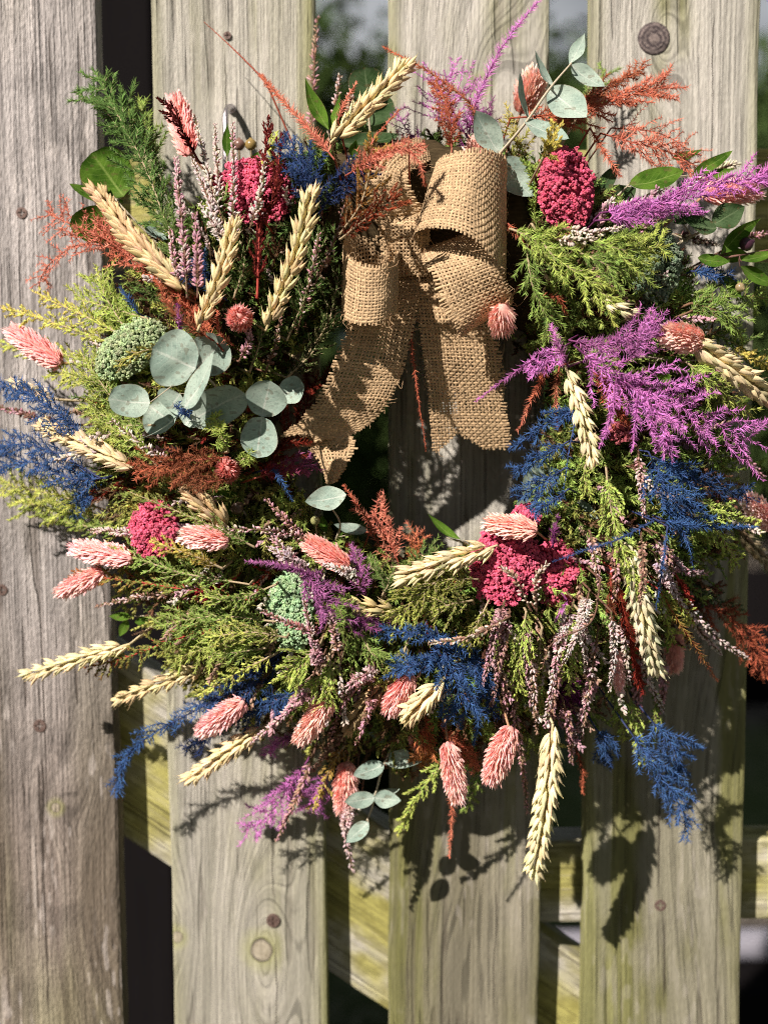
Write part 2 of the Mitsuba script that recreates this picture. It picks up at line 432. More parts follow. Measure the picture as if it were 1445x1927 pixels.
KNOTS += [(*local(3, 1230, 72), .017, .042, 3.8), (*local(1, 492, 1790), .016, .050, 4.6), (*local(1, 470, 1960), .030, .13, 4.0), (*local(0, 105, 1520), .012, .03, 3.0),
          (*local(2, 905, 180), .03, .07, 6.0), (*local(1, 335, 1740), .010, .03, -3.0), (*local(0, 170, 1700), .03, .09, 3.5), (*local(3, 1300, 1500), .03, .14, 3.0), (*local(2, 800, 1850), .028, .14, 4.0)]
ROUNDS += [(*local(1, 492, 1790), .0072, .85), (*local(1, 333, 1765), .0040, .5), (*local(0, 105, 1520), .0030, .6), (*local(2, 905, 160), .004, .2)]
for _b, _x, _y0, _y1, _w in [(1, 425, -80, 60, .0009), (1, 428, 70, 330, .0008), (1, 512, 1380, 1725, .0008), (1, 520, 1745, 2000, .0008), (0, 40, 405, 560, .0015), (0, 72, 1250, 1365, .0014),
                             (0, 95, 20, 260, .0012), (0, 62, 60, 200, .0011), (0, 130, 210, 330, .001), (0, 85, 1400, 1927, .0016), (3, 1275, 160, 400, .0010), (3, 1340, 0, 380, .0008), (3, 1240, 1420, 1695, .0010),
                             (3, 1247, 1710, 1900, .0022), (2, 925, 0, 300, .0008), (2, 880, 10, 130, .0006), (2, 770, 1600, 1927, .0009), (2, 930, 1650, 1927, .0007), (1, 335, 1700, 1780, .0009)]:
    SPLITS.append((float(_b), local(_b, _x, (_y0 + _y1) / 2)[1], local(_b, _x, _y1)[2], local(_b, _x, _y0)[2], _w))


# the screws, with their cross recess, sunk into the boards; the dark round knot stands a hair proud of its board
def screw_mesh(r):
    c = manifold3d.Manifold.cylinder(.004, r, r * .92, 28).translate([0, 0, -.0032])
    for k in range(2):
        s = (r * 1.25, r * .26, .002) if k == 0 else (r * .26, r * 1.25, .002)
        c = c - manifold3d.Manifold.cube(s, True).translate([0, 0, .0006])
    m = c.to_mesh()
    v = m.vert_properties[:, :3]
    return np.stack([v[:, 0], -v[:, 2], v[:, 1]], 1), m.tri_verts


for _b, _x, _y, _r in [(0, 41, 400, 11), (0, 75, 1366, 13), (0, 4, 1110, 11), (1, 428, 66, 7.5), (1, 514, 1733, 14), (3, 1242, 1704, 12)]:
    _v, _f = screw_mesh(_r * unit(0))
    _p = at(_x, _y, 0)
    child(B[_b], 'screw', mikit.ply((_v + _p + [0, -.0002, 0], _f), 'mat_rusty'))
_rings = [(0, .0008), (.25, .0010), (.3, .0006), (.62, .0009), (.66, .0005), (.93, .0008), (1.0, -.0012)]
_a = np.arange(40) * 2 * math.pi / 40
_kv = np.array([[r * math.cos(t) * (1 + .02 * math.sin(3 * t)) * .0103, -h, r * math.sin(t) * .0103] for r, h in _rings for t in _a]) + at(1230, 72, 0) - [0, .0004, 0]
_kf = [[i * 40 + j, i * 40 + (j + 1) % 40, (i + 1) * 40 + (j + 1) % 40] for i in range(6) for j in range(40)] + [[i * 40 + j, (i + 1) * 40 + (j + 1) % 40, (i + 1) * 40 + j] for i in range(6) for j in range(40)]
scene['mat_knot'] = {'type': 'twosided', 'bsdf': {'type': 'principled', 'roughness': .8, 'base_color': mikit.proc(
    lambda p, n, uv: mix(lin(62, 55, 56), lin(132, 122, 116), smoothstep(.2, .8, .42 + .12 * dr.sin(dr.sqrt(dr.square(p.x - KX) + dr.square(p.z - KZ)) * 2300 + 3 * fbm(p.x * 300, p.z * 300, 0.0))
                                                             + .9 * (fbm(p.x * 700, p.y * 700, p.z * 700) - .5) + .3 * smoothstep(.003, .001, dr.sqrt(dr.square(p.x - KX) + dr.square(p.z - KZ))))))}}
KX, KZ = float(at(1230, 72, 0)[0]), float(at(1230, 72, 0)[2])
child(B[3], 'knot', mikit.ply((_kv, np.array(_kf)), 'mat_knot', smooth=True), 'dark round knot')

# ---------------------------------------------------------------- beyond the fence
s = 120.0
scene['ground'] = mikit.ply((np.array([[-s, -40, 0], [s, -40, 0], [s, s, 0], [-s, s, 0]], float), np.array([[0, 1, 2], [0, 2, 3]])), 'mat_gravel')
labels['ground'] = {'label': 'gravel ground beyond the gate', 'kind': 'structure'}


def wall_of_planks(name, label, cat, x0, x1, y, h, w, mat='mat_dark_wall', depth=.05):
    key = thing(name, label, cat)
    n = int((x1 - x0) / w)
    for i in range(n):
        b = trimesh.creation.box((w * .97, .022, h * (1 + .004 * (i % 3))))
        b.apply_translation([x0 + w * (i + .5), y + .004 * (i % 2), h / 2])
        child(key, 'plank', mikit.ply(b, mat))
    back = trimesh.creation.box((x1 - x0, depth, h * .98))
    back.apply_translation([(x0 + x1) / 2, y + .015 + depth / 2, h / 2])
    child(key, 'frame', mikit.ply(back, mat))
    return key


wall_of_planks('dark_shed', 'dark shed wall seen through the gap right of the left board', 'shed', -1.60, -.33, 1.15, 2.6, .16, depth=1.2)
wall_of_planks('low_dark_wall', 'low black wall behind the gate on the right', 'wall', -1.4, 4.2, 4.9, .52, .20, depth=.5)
_m = trimesh.creation.annulus(.024, .028, 1.2, sections=32)
_m.apply_transform(trimesh.transformations.rotation_matrix(math.pi / 2, [0, 1, 0]))
_p = at(1020, 1782, -1500)
_m.apply_translation([_p[0] + .6, _p[1], _p[2]])
pipe = thing('drain_pipe', 'grey plastic pipe on a block behind the gate, seen low between the two right boards', 'pipe')
child(pipe, 'tube', mikit.ply(_m, 'mat_pipe', smooth=40))
_c = trimesh.creation.cylinder(.0285, .03, 32)
_c.apply_transform(trimesh.transformations.rotation_matrix(math.pi / 2, [0, 1, 0]))
_c.apply_translation([_p[0] + .012, _p[1], _p[2]])
child(pipe, 'end_cap', mikit.ply(_c, 'mat_pipe', smooth=40))
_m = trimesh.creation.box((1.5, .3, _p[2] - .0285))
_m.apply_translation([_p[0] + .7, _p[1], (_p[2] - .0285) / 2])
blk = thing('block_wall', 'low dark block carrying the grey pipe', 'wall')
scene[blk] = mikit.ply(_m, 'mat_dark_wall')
for i, (x, y, r) in enumerate([(1440, 1800, .10), (1408, 1868, .08), (1470, 1880, .09), (1425, 1590, .11)]):
    m = trimesh.creation.icosphere(3)
    m.vertices *= (r * np.array([1.2, .9, .7]) * (.8 + .5 * meshkit.fbm(m.vertices * 1.3 + i * 7, 3)[:, None]))
    dist = 3.0 + .25 * i
    p = at(x, y, -1000 * dist)
    m.apply_translation([p[0], p[1], p[2]])
    k = thing('stone', ['blurred grey stone behind the gate at the far right, just under the rail', 'smaller grey stone lowest at the far right, left of another', 'grey stone in the bottom right corner behind the gate', 'dark blurred stone above the rail at the far right'][i], 'stone', 'stones behind the gate')
    scene[k] = mikit.ply(m, 'mat_stone', smooth=True)


def tree(name, label, x, y, h, w, col, n, trunk=.12, low=.15):
    key = thing(name, label, 'tree' if h > 2.5 else 'bush')
    m = Mesh()
    for a in range(3):
        tube(m, spline([[x, y, 0], [x + .1 * a - .1, y, h * .4], [x + (a - 1) * w * .3, y + .1, h * .8]], 7), trunk * h / 5, trunk * h / 22, lin(90, 76, 60), 7)
    child(key, 'trunk', m.shape('mat_stem'))
    g = np.random.default_rng(int(abs(x * 100)) + 3)
    cen = g.uniform([-1, -1, low], [1, 1, .95], (70, 3))
    cen[:, :2] *= np.sqrt(np.clip(1 - ((cen[:, 2:] - .45) / .62) ** 2, .05, 1))
    pos = cen[g.integers(0, len(cen), n)] + g.normal(size=(n, 3)) * [.18, .18, .07]
    P = np.array([x, y, 0]) + pos * [w / 2, w / 2, h]
    m = Mesh()
    cc = np.asarray(col) * g.uniform(.5, 1.3, (n, 1))
    scatter(m, SCALE, P, g.normal(size=(n, 3)) + [0, 0, -.3], .11 * h / 3, .06 * h / 3, cc)
    child(key, 'crown', m.shape('mat_plant'), kind='stuff')


tree('hedge_tree', 'dark green tree filling the gap above the wreath left of the bow', -.4, 9.5, 3.7, 4.2, lin(70, 96, 40, .6), 26000)
tree('hedge_tree', 'green tree low against the sky in the gap right of the bow', 2.1, 11, 3.9, 3.6, lin(84, 112, 52, .6), 22000)
tree('hedge_tree', 'green tree beyond the right edge of the gate', 4.2, 12, 3.85, 3.6, lin(80, 116, 56, .6), 22000)
tree('round_bush', 'dark bush behind the gate seen through the middle of the wreath', -.05, 3.4, 1.35, .9, lin(60, 84, 30, .6), 5000, low=.05)

# ---------------------------------------------------------------- builders of the wreath's flowers and sprigs
def path3(pts, d0, d1, bulge=0.0, n=40, lean=None):
    """A path through pixels, its depth running from d0 to d1 mm in front of the fence with a bulge towards the viewer."""
    p = np.asarray(pts, float)
    s = np.concatenate([[0], np.cumsum(np.hypot(*np.diff(p, axis=0).T))])
    s = s / s[-1]
    return spline([at(x, y, d0 + (d1 - d0) * t + bulge * math.sin(math.pi * t)) for (x, y), t in zip(p, s)], n)


def depths(pts, off, d):
    if d is not None:
        return d
    a, b = pts[0], pts[-1]
    return dsurf(*a) + off, dsurf(*b) + off


def along(path, n, t0=0.0, t1=1.0, jit=True):
    """n points along a path with their tangents and parameters."""
    t = t0 + (t1 - t0) * ((np.arange(n) + (rng.random(n) if jit else .5)) / n)
    f = t * (len(path) - 1)
    i = np.clip(f.astype(int), 0, len(path) - 2)
    u = (f - i)[:, None]
    return path[i] * (1 - u) + path[i + 1] * u, nrm(path[i + 1] - path[i]), t


def around(A, n):
    """A random direction square to each axis."""
    r = rng.normal(size=(n, 3))
    r -= (r * A).sum(1, keepdims=True) * A
    return nrm(r)


def vary(col, n, s=.18):
    g = 1 + s * rng.normal(size=(n, 1))
    h = 1 + .06 * rng.normal(size=(n, 3))
    return np.clip(np.asarray(col) * np.clip(g, .45, 1.6) * h, .003, .9)


def prickles(mesh, path, n, ln, wd, ang, col, col2=None, tpl=NEEDLE, t0=.02, t1=1.0, taper=.5, tip=1.15, spread=.16, r=0.0):
    """Needles or scales round a twig: ang from the twig in degrees; shorter towards the end by taper."""
    if n < 1:
        return
    P, A, t = along(path, n, t0, t1)
    R = around(A, n)
    a = math.radians(ang) * (1 + spread * rng.normal(size=n))[:, None]
    D = A * np.cos(a) + R * np.sin(a)
    k = (1 - taper * np.clip((t - t0) / max(t1 - t0, 1e-6), 0, 1) ** 2) * (rng.uniform(.45, 1.25, n) if tpl is NEEDLE else rng.uniform(.7, 1.15, n))
    c = vary(col, n, .24)
    if col2 is not None:
        m = np.clip((t - .35) / .65 + .25 * rng.normal(size=n), 0, 1)[:, None]
        c = c * (1 - m) + vary(col2, n) * m
    scatter(mesh, tpl, P + R * r, D, ln * k, wd, c, up=A + .3 * rng.normal(size=(n, 3)), tip=tip)


STYLES = {
    # needle length, width (pixels), angle, needles per pixel of twig, side fronds per 100 px, their length, their angle, template
    'feather': dict(ln=18, wd=2.1, ang=60, dens=.58, fn=12, fl=62, fa=38, tpl=NEEDLE, taper=.5, sr=1.5),
    'brush': dict(ln=17, wd=2.0, ang=54, dens=1.4, fn=0, fl=0, fa=0, tpl=NEEDLE, taper=.55, sr=1.5),
    'net': dict(ln=13, wd=2.1, ang=62, dens=.5, fn=8, fl=60, fa=48, tpl=NEEDLE, taper=.4, sr=1.3),
    'fir': dict(ln=14, wd=2.5, ang=46, dens=.85, fn=8, fl=48, fa=42, tpl=NEEDLE, taper=.35, sr=2.0),
    'scale': dict(ln=12, wd=4.0, ang=36, dens=.62, fn=9, fl=42, fa=36, tpl=SCALE, taper=.35, sr=2.0),
    'star': dict(ln=15, wd=3.0, ang=62, dens=.9, fn=6, fl=26, fa=60, tpl=NEEDLE, taper=.1, sr=2.0),
}


def sprig(name, label, cat, group, pts, style, col, col2=None, stem=None, off=0.0, d=None, bulge=6.0, fl=None, fn=None, fa=None, ln=None, dens=None, t0=.08, one_side=0, flat=.45, droop=0.0, bare=0.0):
    """A leafy or feathery stem through pixels from its base to its tip, with side fronds."""
    S = {**STYLES[style]}
    for k, v in dict(fl=fl, fn=fn, fa=fa, ln=ln, dens=dens).items():
        if v is not None:
            S[k] = v
    if style in ('feather', 'brush', 'net') and dens is not None:
        S['dens'] *= .52
    if style in ('feather', 'brush') and ln is not None:
        S['ln'] *= 1.12
    d0, d1 = depths(pts, off, d)
    key = thing(name, label, cat, group)
    u = unit((d0 + d1) / 2)
    path = path3(pts, d0, d1, bulge)
    L = np.linalg.norm(np.diff(path, axis=0), axis=1).sum() / u
    stem = np.asarray(col) * .55 if stem is None else stem
    st = Mesh()
    tube(st, path, S['sr'] * u * 1.25, S['sr'] * u * .35, stem, 5)
    m = Mesh()
    prickles(m, path, int(L * min(S['dens'], 2.6) * (1 - bare)), S['ln'] * u, S['wd'] * u, S['ang'], col, col2, S['tpl'], t0=max(t0, bare), taper=S['taper'])
    n = int(round(S['fn'] * L / 100))
    for i in range(n):
        t = t0 + (.93 - t0) * (i + .5 + .3 * rng.normal()) / n
        t = float(np.clip(t, .02, .97))
        P, A, _ = along(path, 1, t, t, False)
        side = one_side or (1 if i % 2 else -1)
        view = np.array([0, -1.0, 0])
        lat = nrm(np.cross(A[0], view)) * side + np.array([0, -1, 0]) * flat * rng.normal()
        lat = nrm(lat - A[0] * (lat @ A[0]))
        a = math.radians(S['fa'] * rng.uniform(.5, 1.5))
        fl_ = S['fl'] * u * (.42 + .58 * math.sin(math.pi * (.18 + .72 * t)) ** .8) * rng.uniform(.5, 1.3)
        D0 = A[0] * math.cos(a) + lat * math.sin(a)
        D1 = nrm(D0 + A[0] * .45 + [0, 0, -droop] + .2 * rng.normal(size=3))
        fp = spline([P[0], P[0] + D0 * fl_ * .5, P[0] + D0 * fl_ * .5 + D1 * fl_ * .5], 12)
        tube(st, fp, S['sr'] * u * .6, S['sr'] * u * .25, stem, 4)
        fm = Mesh()
        cc = np.asarray(col) * rng.uniform(.66, 1.25)
        c2 = None if col2 is None else cc * (1 - t) + np.asarray(col2) * t
        prickles(fm, fp, max(6, int(fl_ / u * S['dens'])), S['ln'] * u * .85, S['wd'] * u, S['ang'] * .95, cc if c2 is None else .5 * cc + .5 * c2, c2, S['tpl'], t0=.04, taper=S['taper'] * .8)
        child(key, 'frond', fm.shape('mat_plant'))
    root(key, path[0], pts[0], S['sr'] * u * 1.25, stem, st)
    child(key, 'stem', st.shape('mat_stem', True))
    child(key, 'needles', m.shape('mat_plant'), kind='stuff')
    return key


def wheat(label, tip, base, width=44, off=10.0, d=None, roll=0.0, col=lin(226, 205, 148), bend=0.0):
    d0, d1 = depths([base, tip], off, d)
    width *= .9
    key = thing('wheat_ear', label, 'wheat ear', 'dried wheat ears in the wreath')
    u = unit((d0 + d1) / 2)
    b, t = np.array(base, float), np.array(tip, float)
    mid = (b + t) / 2 + bend * np.array([-(t - b)[1], (t - b)[0]])
    path = path3([base, mid, tip], d0, d1, 3.0)
    L = np.linalg.norm(np.diff(path, axis=0), axis=1).sum()
    n = max(5, int(L / u / 15.0))
    P, A, tt = along(path, n, 0, .93, False)
    gl = width * u * .90
    for i in range(n):
        a, side = A[i], 1 if i % 2 else -1
        view = nrm(np.array([math.sin(roll), -math.cos(roll), .12]))
        lat = nrm(np.cross(a, view))
        out = nrm(np.cross(lat, a))
        k = (.62 + .5 * math.sin(math.pi * min(1, .25 + .62 * tt[i]))) * rng.uniform(.92, 1.08)
        p = P[i] + lat * side * width * u * .11
        m = Mesh()
        D, Q, Ls, Ws = [], [], [], []
        for dl, do, ll, ww, sh in [(17, 10, 1.0, .41, 0), (4, 24, .95, .40, .12), (29, 6, .92, .38, .04), (18, -18, .95, .38, 0), (22, 30, .74, .32, .16), (9, 8, .8, .30, .3)]:
            al, ao = math.radians(dl + 4 * rng.normal()) * side, math.radians(do + 5 * rng.normal())
            D.append(a * math.cos(al) * math.cos(ao) + lat * math.sin(al) + out * math.sin(ao) * .9)
            Q.append(p + a * gl * sh)
            Ls.append(gl * ll * k * rng.uniform(.93, 1.07)); Ws.append(gl * ww * k)
        D = nrm(np.array(D))
        scatter(m, GLUME, np.array(Q), D, np.array(Ls), np.array(Ws), vary(np.asarray(col) * rng.uniform(.85, 1.1), 6, .15), up=np.cross(D, out) + .05 * rng.normal(size=(6, 3)), tip=1.12)
        scatter(m, NEEDLE, np.array(Q[:3]) + D[:3] * np.array(Ls[:3])[:, None] * .93, D[:3] + .1 * rng.normal(size=(3, 3)), 9 * u * rng.uniform(.4, 1.6, 3), 1.3 * u, vary(col, 3, .1))
        child(key, 'spikelet', m.shape('mat_dry', True))
    m = Mesh()
    D = nrm(A[-1] + .28 * rng.normal(size=(5, 3)))
    scatter(m, GLUME, np.repeat(path[-4:-3], 5, 0), D, gl * .7, gl * .3, vary(col, 5, .09), tip=1.1)
    child(key, 'spikelet', m.shape('mat_dry', True))
    st = Mesh()
    tube(st, path, 2.6 * u, 1.6 * u, np.asarray(col) * .8, 6)
    root(key, path[0], base, 2.6 * u, np.asarray(col) * .75, st)
    child(key, 'stem', st.shape('mat_dry', True))


def canary(label, tip, base, width=50, off=10.0, d=None, col=lin(250, 152, 142), pale=lin(255, 206, 200), n=640):
    """A dyed spike of overlapping papery bracts."""
    d0, d1 = depths([base, tip], off, d)
    key = thing('pink_grass_head', label, 'grass head', 'dyed pink grass heads')
    u = unit((d0 + d1) / 2)
    p0, p1 = at(*base, d0), at(*tip, d1)
    A = nrm(p1 - p0)
    L = np.linalg.norm(p1 - p0) * .93
    col = .45 * np.asarray(col) + .55 * lin(255, 194, 182, .95)
    pale = .7 * np.asarray(pale) + .3 * lin(255, 236, 230, 1)
    x = nrm(np.cross(A, [.1, .9, .3])); y = np.cross(A, x)
    i = np.arange(n)
    t = (i + .5) / n
    ph = i * 2.39996 + .25 * rng.normal(size=n)
    R = np.cos(ph)[:, None] * x + np.sin(ph)[:, None] * y
    w = width * u / 2
    prof = np.clip(np.sin(math.pi * np.clip(.10 + .80 * t, 0, 1)), 0, 1) ** .62
    rad = w * .56 * prof
    P = p0 + A * (t * L * .86)[:, None] + R * rad[:, None]
    a = np.radians(35 - 18 * t + 8 * rng.normal(size=n))[:, None]
    D = A * np.cos(a) + R * np.sin(a)
    m = Mesh()
    mixc = np.clip(.15 + .55 * t + .18 * rng.normal(size=n), 0, 1)[:, None]
    c = vary(col, n, .1) * (1 - mixc) + vary(pale, n, .08) * mixc
    bl = min(width * .40, 20) * u
    scatter(m, BRACT, P, D, bl * rng.uniform(.65, 1.25, n), bl * .27, c, up=np.cross(R, D) * -1 + .18 * rng.normal(size=(n, 3)), tip=1.45)
    child(key, 'bracts', m.shape('mat_plant'), kind='stuff')
    st = Mesh()
    c0 = trimesh.creation.icosphere(2)
    q = c0.vertices
    st.add(p0 + A * L * .44 + (q[:, :1] * x + q[:, 1:2] * y) * w * .58 + q[:, 2:] * A * L * .46, c0.faces, np.asarray(col) * .8)
    root(key, p0 + A * L * .05, base, 2.4 * u, lin(196, 150, 110), st)
    child(key, 'stem', st.shape('mat_matte', True))


def yarrow(label, centre, rx, ry, d, rot=0.0, tilt=(0, 0), dome=.45, col=lin(228, 84, 122), size=5.4, name='pink_yarrow_head', group='pink yarrow heads', n=None):
    """A domed head of crumbly florets; tilt: how far the head's face turns right and up, in degrees."""
    key = thing(name, label, 'flower head', group)
    u = unit(d)
    o = at(*centre, d)
    n = n or int(math.pi * rx * ry / (size * size * 1.75))
    i = np.arange(n) + .5
    r = np.sqrt(i / n); ph = i * 2.39996
    a = math.radians(rot)
    e = np.stack([rx * r * np.cos(ph), ry * r * np.sin(ph)], 1)
    e = np.stack([e[:, 0] * math.cos(a) - e[:, 1] * math.sin(a), e[:, 0] * math.sin(a) + e[:, 1] * math.cos(a)], 1) + rng.normal(size=(n, 2)) * size * .32
    R0 = max(rx, ry)
    bump = meshkit.fbm(np.stack([e[:, 0] / 26, e[:, 1] / 26, np.full(n, centre[0] * .13)], 1), 3) - .5
    h = R0 * dome * (1 - r ** 2) + bump * 26
    ty, tx = math.radians(tilt[0]), math.radians(tilt[1])
    N = nrm(np.array([math.sin(ty), -math.cos(ty) * math.cos(tx), math.sin(tx)]))
    X = nrm(np.cross(N, [0, 0, 1])) * -1
    X = X if X[0] > 0 else -X
    Y = np.cross(X, N); Y = Y if Y[2] > 0 else -Y
    P = o + (e[:, :1] * X - e[:, 1:] * Y + (h - R0 * dome * .5)[:, None] * N) * u
    out = nrm(N + ((e[:, :1] * X - e[:, 1:] * Y) / R0) * dome * 1.3)
    m = Mesh()
    s = size * u * rng.uniform(.55, 1.3, n) * (rng.random(n) > .07)
    c = vary(col, n, .17)
    scatter(m, BLOB, P - out * s[:, None] * .15, out, s * .72, s * .8, c * .9)
    for k in range(9):
        j = nrm(out * .8 + rng.normal(size=(n, 3)))
        q = s * rng.uniform(.22, .44, n)
        scatter(m, BIT, P + j * s[:, None] * rng.uniform(.6, 1.0, (n, 1)), j, q, q * 1.1, np.clip(c * rng.uniform(.8, 1.3, (n, 1)) + rng.uniform(0, .05, (n, 1)), 0, .9))
    v = m.v
    child(key, 'florets', m.shape('mat_matte'), kind='stuff')
    st = Mesh()
    g = np.linspace(0, 1, 9)[1:]
    ring = np.arange(28) * 2 * math.pi / 28
    vv = [o + (R0 * dome * .5 - 7) * u * N]
    for q in g:
        for w in ring:
            ee = np.array([rx * q * math.cos(w), ry * q * math.sin(w)]) * .96
            ee = np.array([ee[0] * math.cos(a) - ee[1] * math.sin(a), ee[0] * math.sin(a) + ee[1] * math.cos(a)])
            vv.append(o + (ee[0] * X - ee[1] * Y + (R0 * dome * (.5 - q * q) - 7) * N) * u)
    vv.append(o - R0 * (.5 * dome + .75) * u * N)
    f = [[0, 1 + j, 1 + (j + 1) % 28] for j in range(28)]
    for q in range(8):
        for j in range(28):
            p_, q_ = 1 + q * 28 + j, 1 + q * 28 + (j + 1) % 28
            f += [[p_, p_ + 28, q_ + 28], [p_, q_ + 28, q_]] if q < 7 else [[p_, len(vv) - 1, q_]]
    st.add(np.array(vv), f, np.asarray(col) * .55)
    root(key, vv[-1], centre, 3 * u, lin(120, 120, 80), st)
    child(key, 'stem', st.shape('mat_matte'))


def leaf_mesh(base, tip, half, shape='round', cup=.12, nhint=(0, -1, .1), twist=0.0, wave=.0, nu=16, nv=10):
    """A leaf blade from base to tip (points), half its width wide, its face turned to nhint."""
    A = tip - base
    L = np.linalg.norm(A)
    A = A / L
    N = np.asarray(nhint, float)
    N = nrm(N - A * (N @ A))
    X = np.cross(A, N)
    t = np.linspace(0, 1, nu)
    w = {'round': np.sqrt(np.clip(1 - (2 * t - 1) ** 2, 0, 1)), 'oval': np.sin(math.pi * t ** .85) ** .8, 'lance': np.sin(math.pi * t ** .9) ** 1.15}[shape]
    s = np.linspace(-1, 1, nv)
    tw = twist * (t - .5)
    ph = rng.uniform(0, 6.28)
    v = np.empty((nu, nv, 3)); uv = np.empty((nu, nv, 2))
    for i in range(nu):
        Xi = X * math.cos(tw[i]) + N * math.sin(tw[i])
        Ni = np.cross(Xi, A) * 1.0
        Ni = Ni if Ni @ N > 0 else -Ni
        wob = 1 + .05 * np.sin(7 * t[i] + ph)
        h = cup * L * ((t[i] - .45) ** 2 * 1.6) + cup * half * (s ** 2) * w[i] + wave * half * np.sin(9 * t[i] + 3 * s + ph) * w[i] - .03 * half * np.exp(-(s / .12) ** 2)
        v[i] = base + A * L * t[i] + Xi * (half * w[i] * wob * s)[:, None] + Ni * h[:, None]
        uv[i, :, 0], uv[i, :, 1] = t[i], s
    i, j = np.meshgrid(np.arange(nu - 1), np.arange(nv - 1), indexing='ij')
    p = i * nv + j
    f = np.concatenate([np.stack([p, p + nv, p + nv + 1], -1).reshape(-1, 3), np.stack([p, p + nv + 1, p + 1], -1).reshape(-1, 3)])
    return v.reshape(-1, 3), f, uv.reshape(-1, 2)


def leafy(name, label, cat, group, stem_pts, leaves, mat='mat_silver_leaf', off=10.0, d=None, col=lin(190, 180, 150), r=2.6, bulge=4.0):
    """A stem with leaves; leaf: (base px, tip px, half width px, depth base, depth tip, shape, facing, cup)."""
    d0, d1 = depths(stem_pts, off, d)
    key = thing(name, label, cat, group)
    u = unit((d0 + d1) / 2)
    path = path3(stem_pts, d0, d1, bulge)
    st = Mesh()
    tube(st, path, r * u, r * u * .55, col, 6)
    for lf in leaves:
        b, t, hw, e0, e1, shp, face, cup = (list(lf) + [None] * 8)[:8]
        e0, e1 = e0 if e0 is not None else d0, e1 if e1 is not None else d0
        pb, pt = at(*b, e0), at(*t, e1)
        v, f, uv = leaf_mesh(pb, pt, hw * u, shp or 'round', .24 if cup is None else cup, face or (0, -1, .1), twist=rng.uniform(-.5, .5), wave=.055)
        child(key, 'leaf', mikit.ply((v, f), mat, smooth=True, uv=uv))
        q = path[np.argmin(np.linalg.norm(path - pb, axis=1))]
        tube(st, spline([q, (q + pb) / 2, pb + (pt - pb) * .04], 5), r * u * .5, r * u * .35, col, 5)
    root(key, path[0], stem_pts[0], r * u, col, st)
    child(key, 'stem', st.shape('mat_stem', True))


PALE, ROSE, CREAM, CALYX = lin(232, 208, 204), lin(220, 166, 178), lin(234, 220, 200), lin(146, 106, 88)


def heather(label, pts, off=4.0, d=None, cols=(PALE, ROSE), bl=10, bw=4.7, dens=.55, leaves=.35, ang=62, col=lin(104, 112, 60), stem=lin(120, 84, 66), bulge=5.0, one=0.0, t0=.12, name='heather_spike', group='pale flowering heather spikes', flowers=0.0):
    """A heather spike: a thin stem with small hanging buds and tiny leaves; flowers: the share of buds open like stars."""
    d0, d1 = depths(pts, off, d)
    key = thing(name, label, 'heather', group)
    u = unit((d0 + d1) / 2)
    path = path3(pts, d0, d1, bulge)
    L = np.linalg.norm(np.diff(path, axis=0), axis=1).sum() / u
    st, m, g = Mesh(), Mesh(), Mesh()
    tube(st, path, 2.2 * u, .8 * u, stem, 5)
    n = int(L * dens * .85)
    P, A, t = along(path, n, t0, 1.0)
    R = around(A, n)
    if one:
        R = nrm(R + np.array([0, -.5, -one]))
    a = np.radians(ang * (1 - .45 * t) + 10 * rng.normal(size=n))[:, None]
    D = A * np.cos(a) + R * np.sin(a)
    pick = rng.integers(0, len(cols), n)
    c = vary(np.array(cols)[pick], n, .08)
    k = (1.05 - .55 * t ** 2) * rng.uniform(.75, 1.2, n)
    scatter(m, BUD, P + R * (2.2 * u), D, bl * u * k, bw * u * k, c, tip=1.08)
    scatter(m, BUD, P + R * (.6 * u), D, bl * u * k * .42, bw * u * k * .8, vary(CALYX, n, .2))
    nf = int(n * flowers)
    for _ in range(5):
        if nf:
            j = slice(0, nf)
            scatter(m, STARP, (P + R * 6 * u)[j], nrm(D[j] + .9 * around(D[j], nf)), 9 * u, 9 * u, c[j] * 1.05)
    prickles(g, path, int(L * leaves), 9 * u, 3.4 * u, 40, col, None, SCALE, t0=0.0, t1=.95, taper=.5)
    root(key, path[0], pts[0], 2.2 * u, stem, st)
    child(key, 'stem', st.shape('mat_stem', True))
    child(key, 'buds', m.shape('mat_plant', True), kind='stuff')
    child(key, 'leaves', g.shape('mat_plant'), kind='stuff')


def berry(label, px, d, r, col, stem_to, sd):
    key = thing('seed_pod', label, 'seed pod', None)
    u = unit(d)
    p, q = at(*px, d), at(*stem_to, sd)
    A = nrm(p - q)
    b = lathe([(-1, 0), (-.8, .55), (-.3, .96), (.25, 1), (.7, .75), (.95, .42), (1.06, .3), (1.22, .26), (1.2, .12), (1.0, 0)], 16)
    m = Mesh()
    scatter(m, b, p[None], A[None], r * u, r * u, np.array([col]))
    child(key, 'pod', m.shape('mat_berry', True))
    st = Mesh()
    tube(st, spline([p - A * r * u * .9, (p + q) / 2 + [0, 0, .001], q], 8), 1.6 * u, 2.0 * u, lin(110, 96, 60), 5)
    root(key, q, stem_to, 2.0 * u, lin(110, 96, 60), st)
    child(key, 'stem', st.shape('mat_stem', True))

DEEPER = 1.28
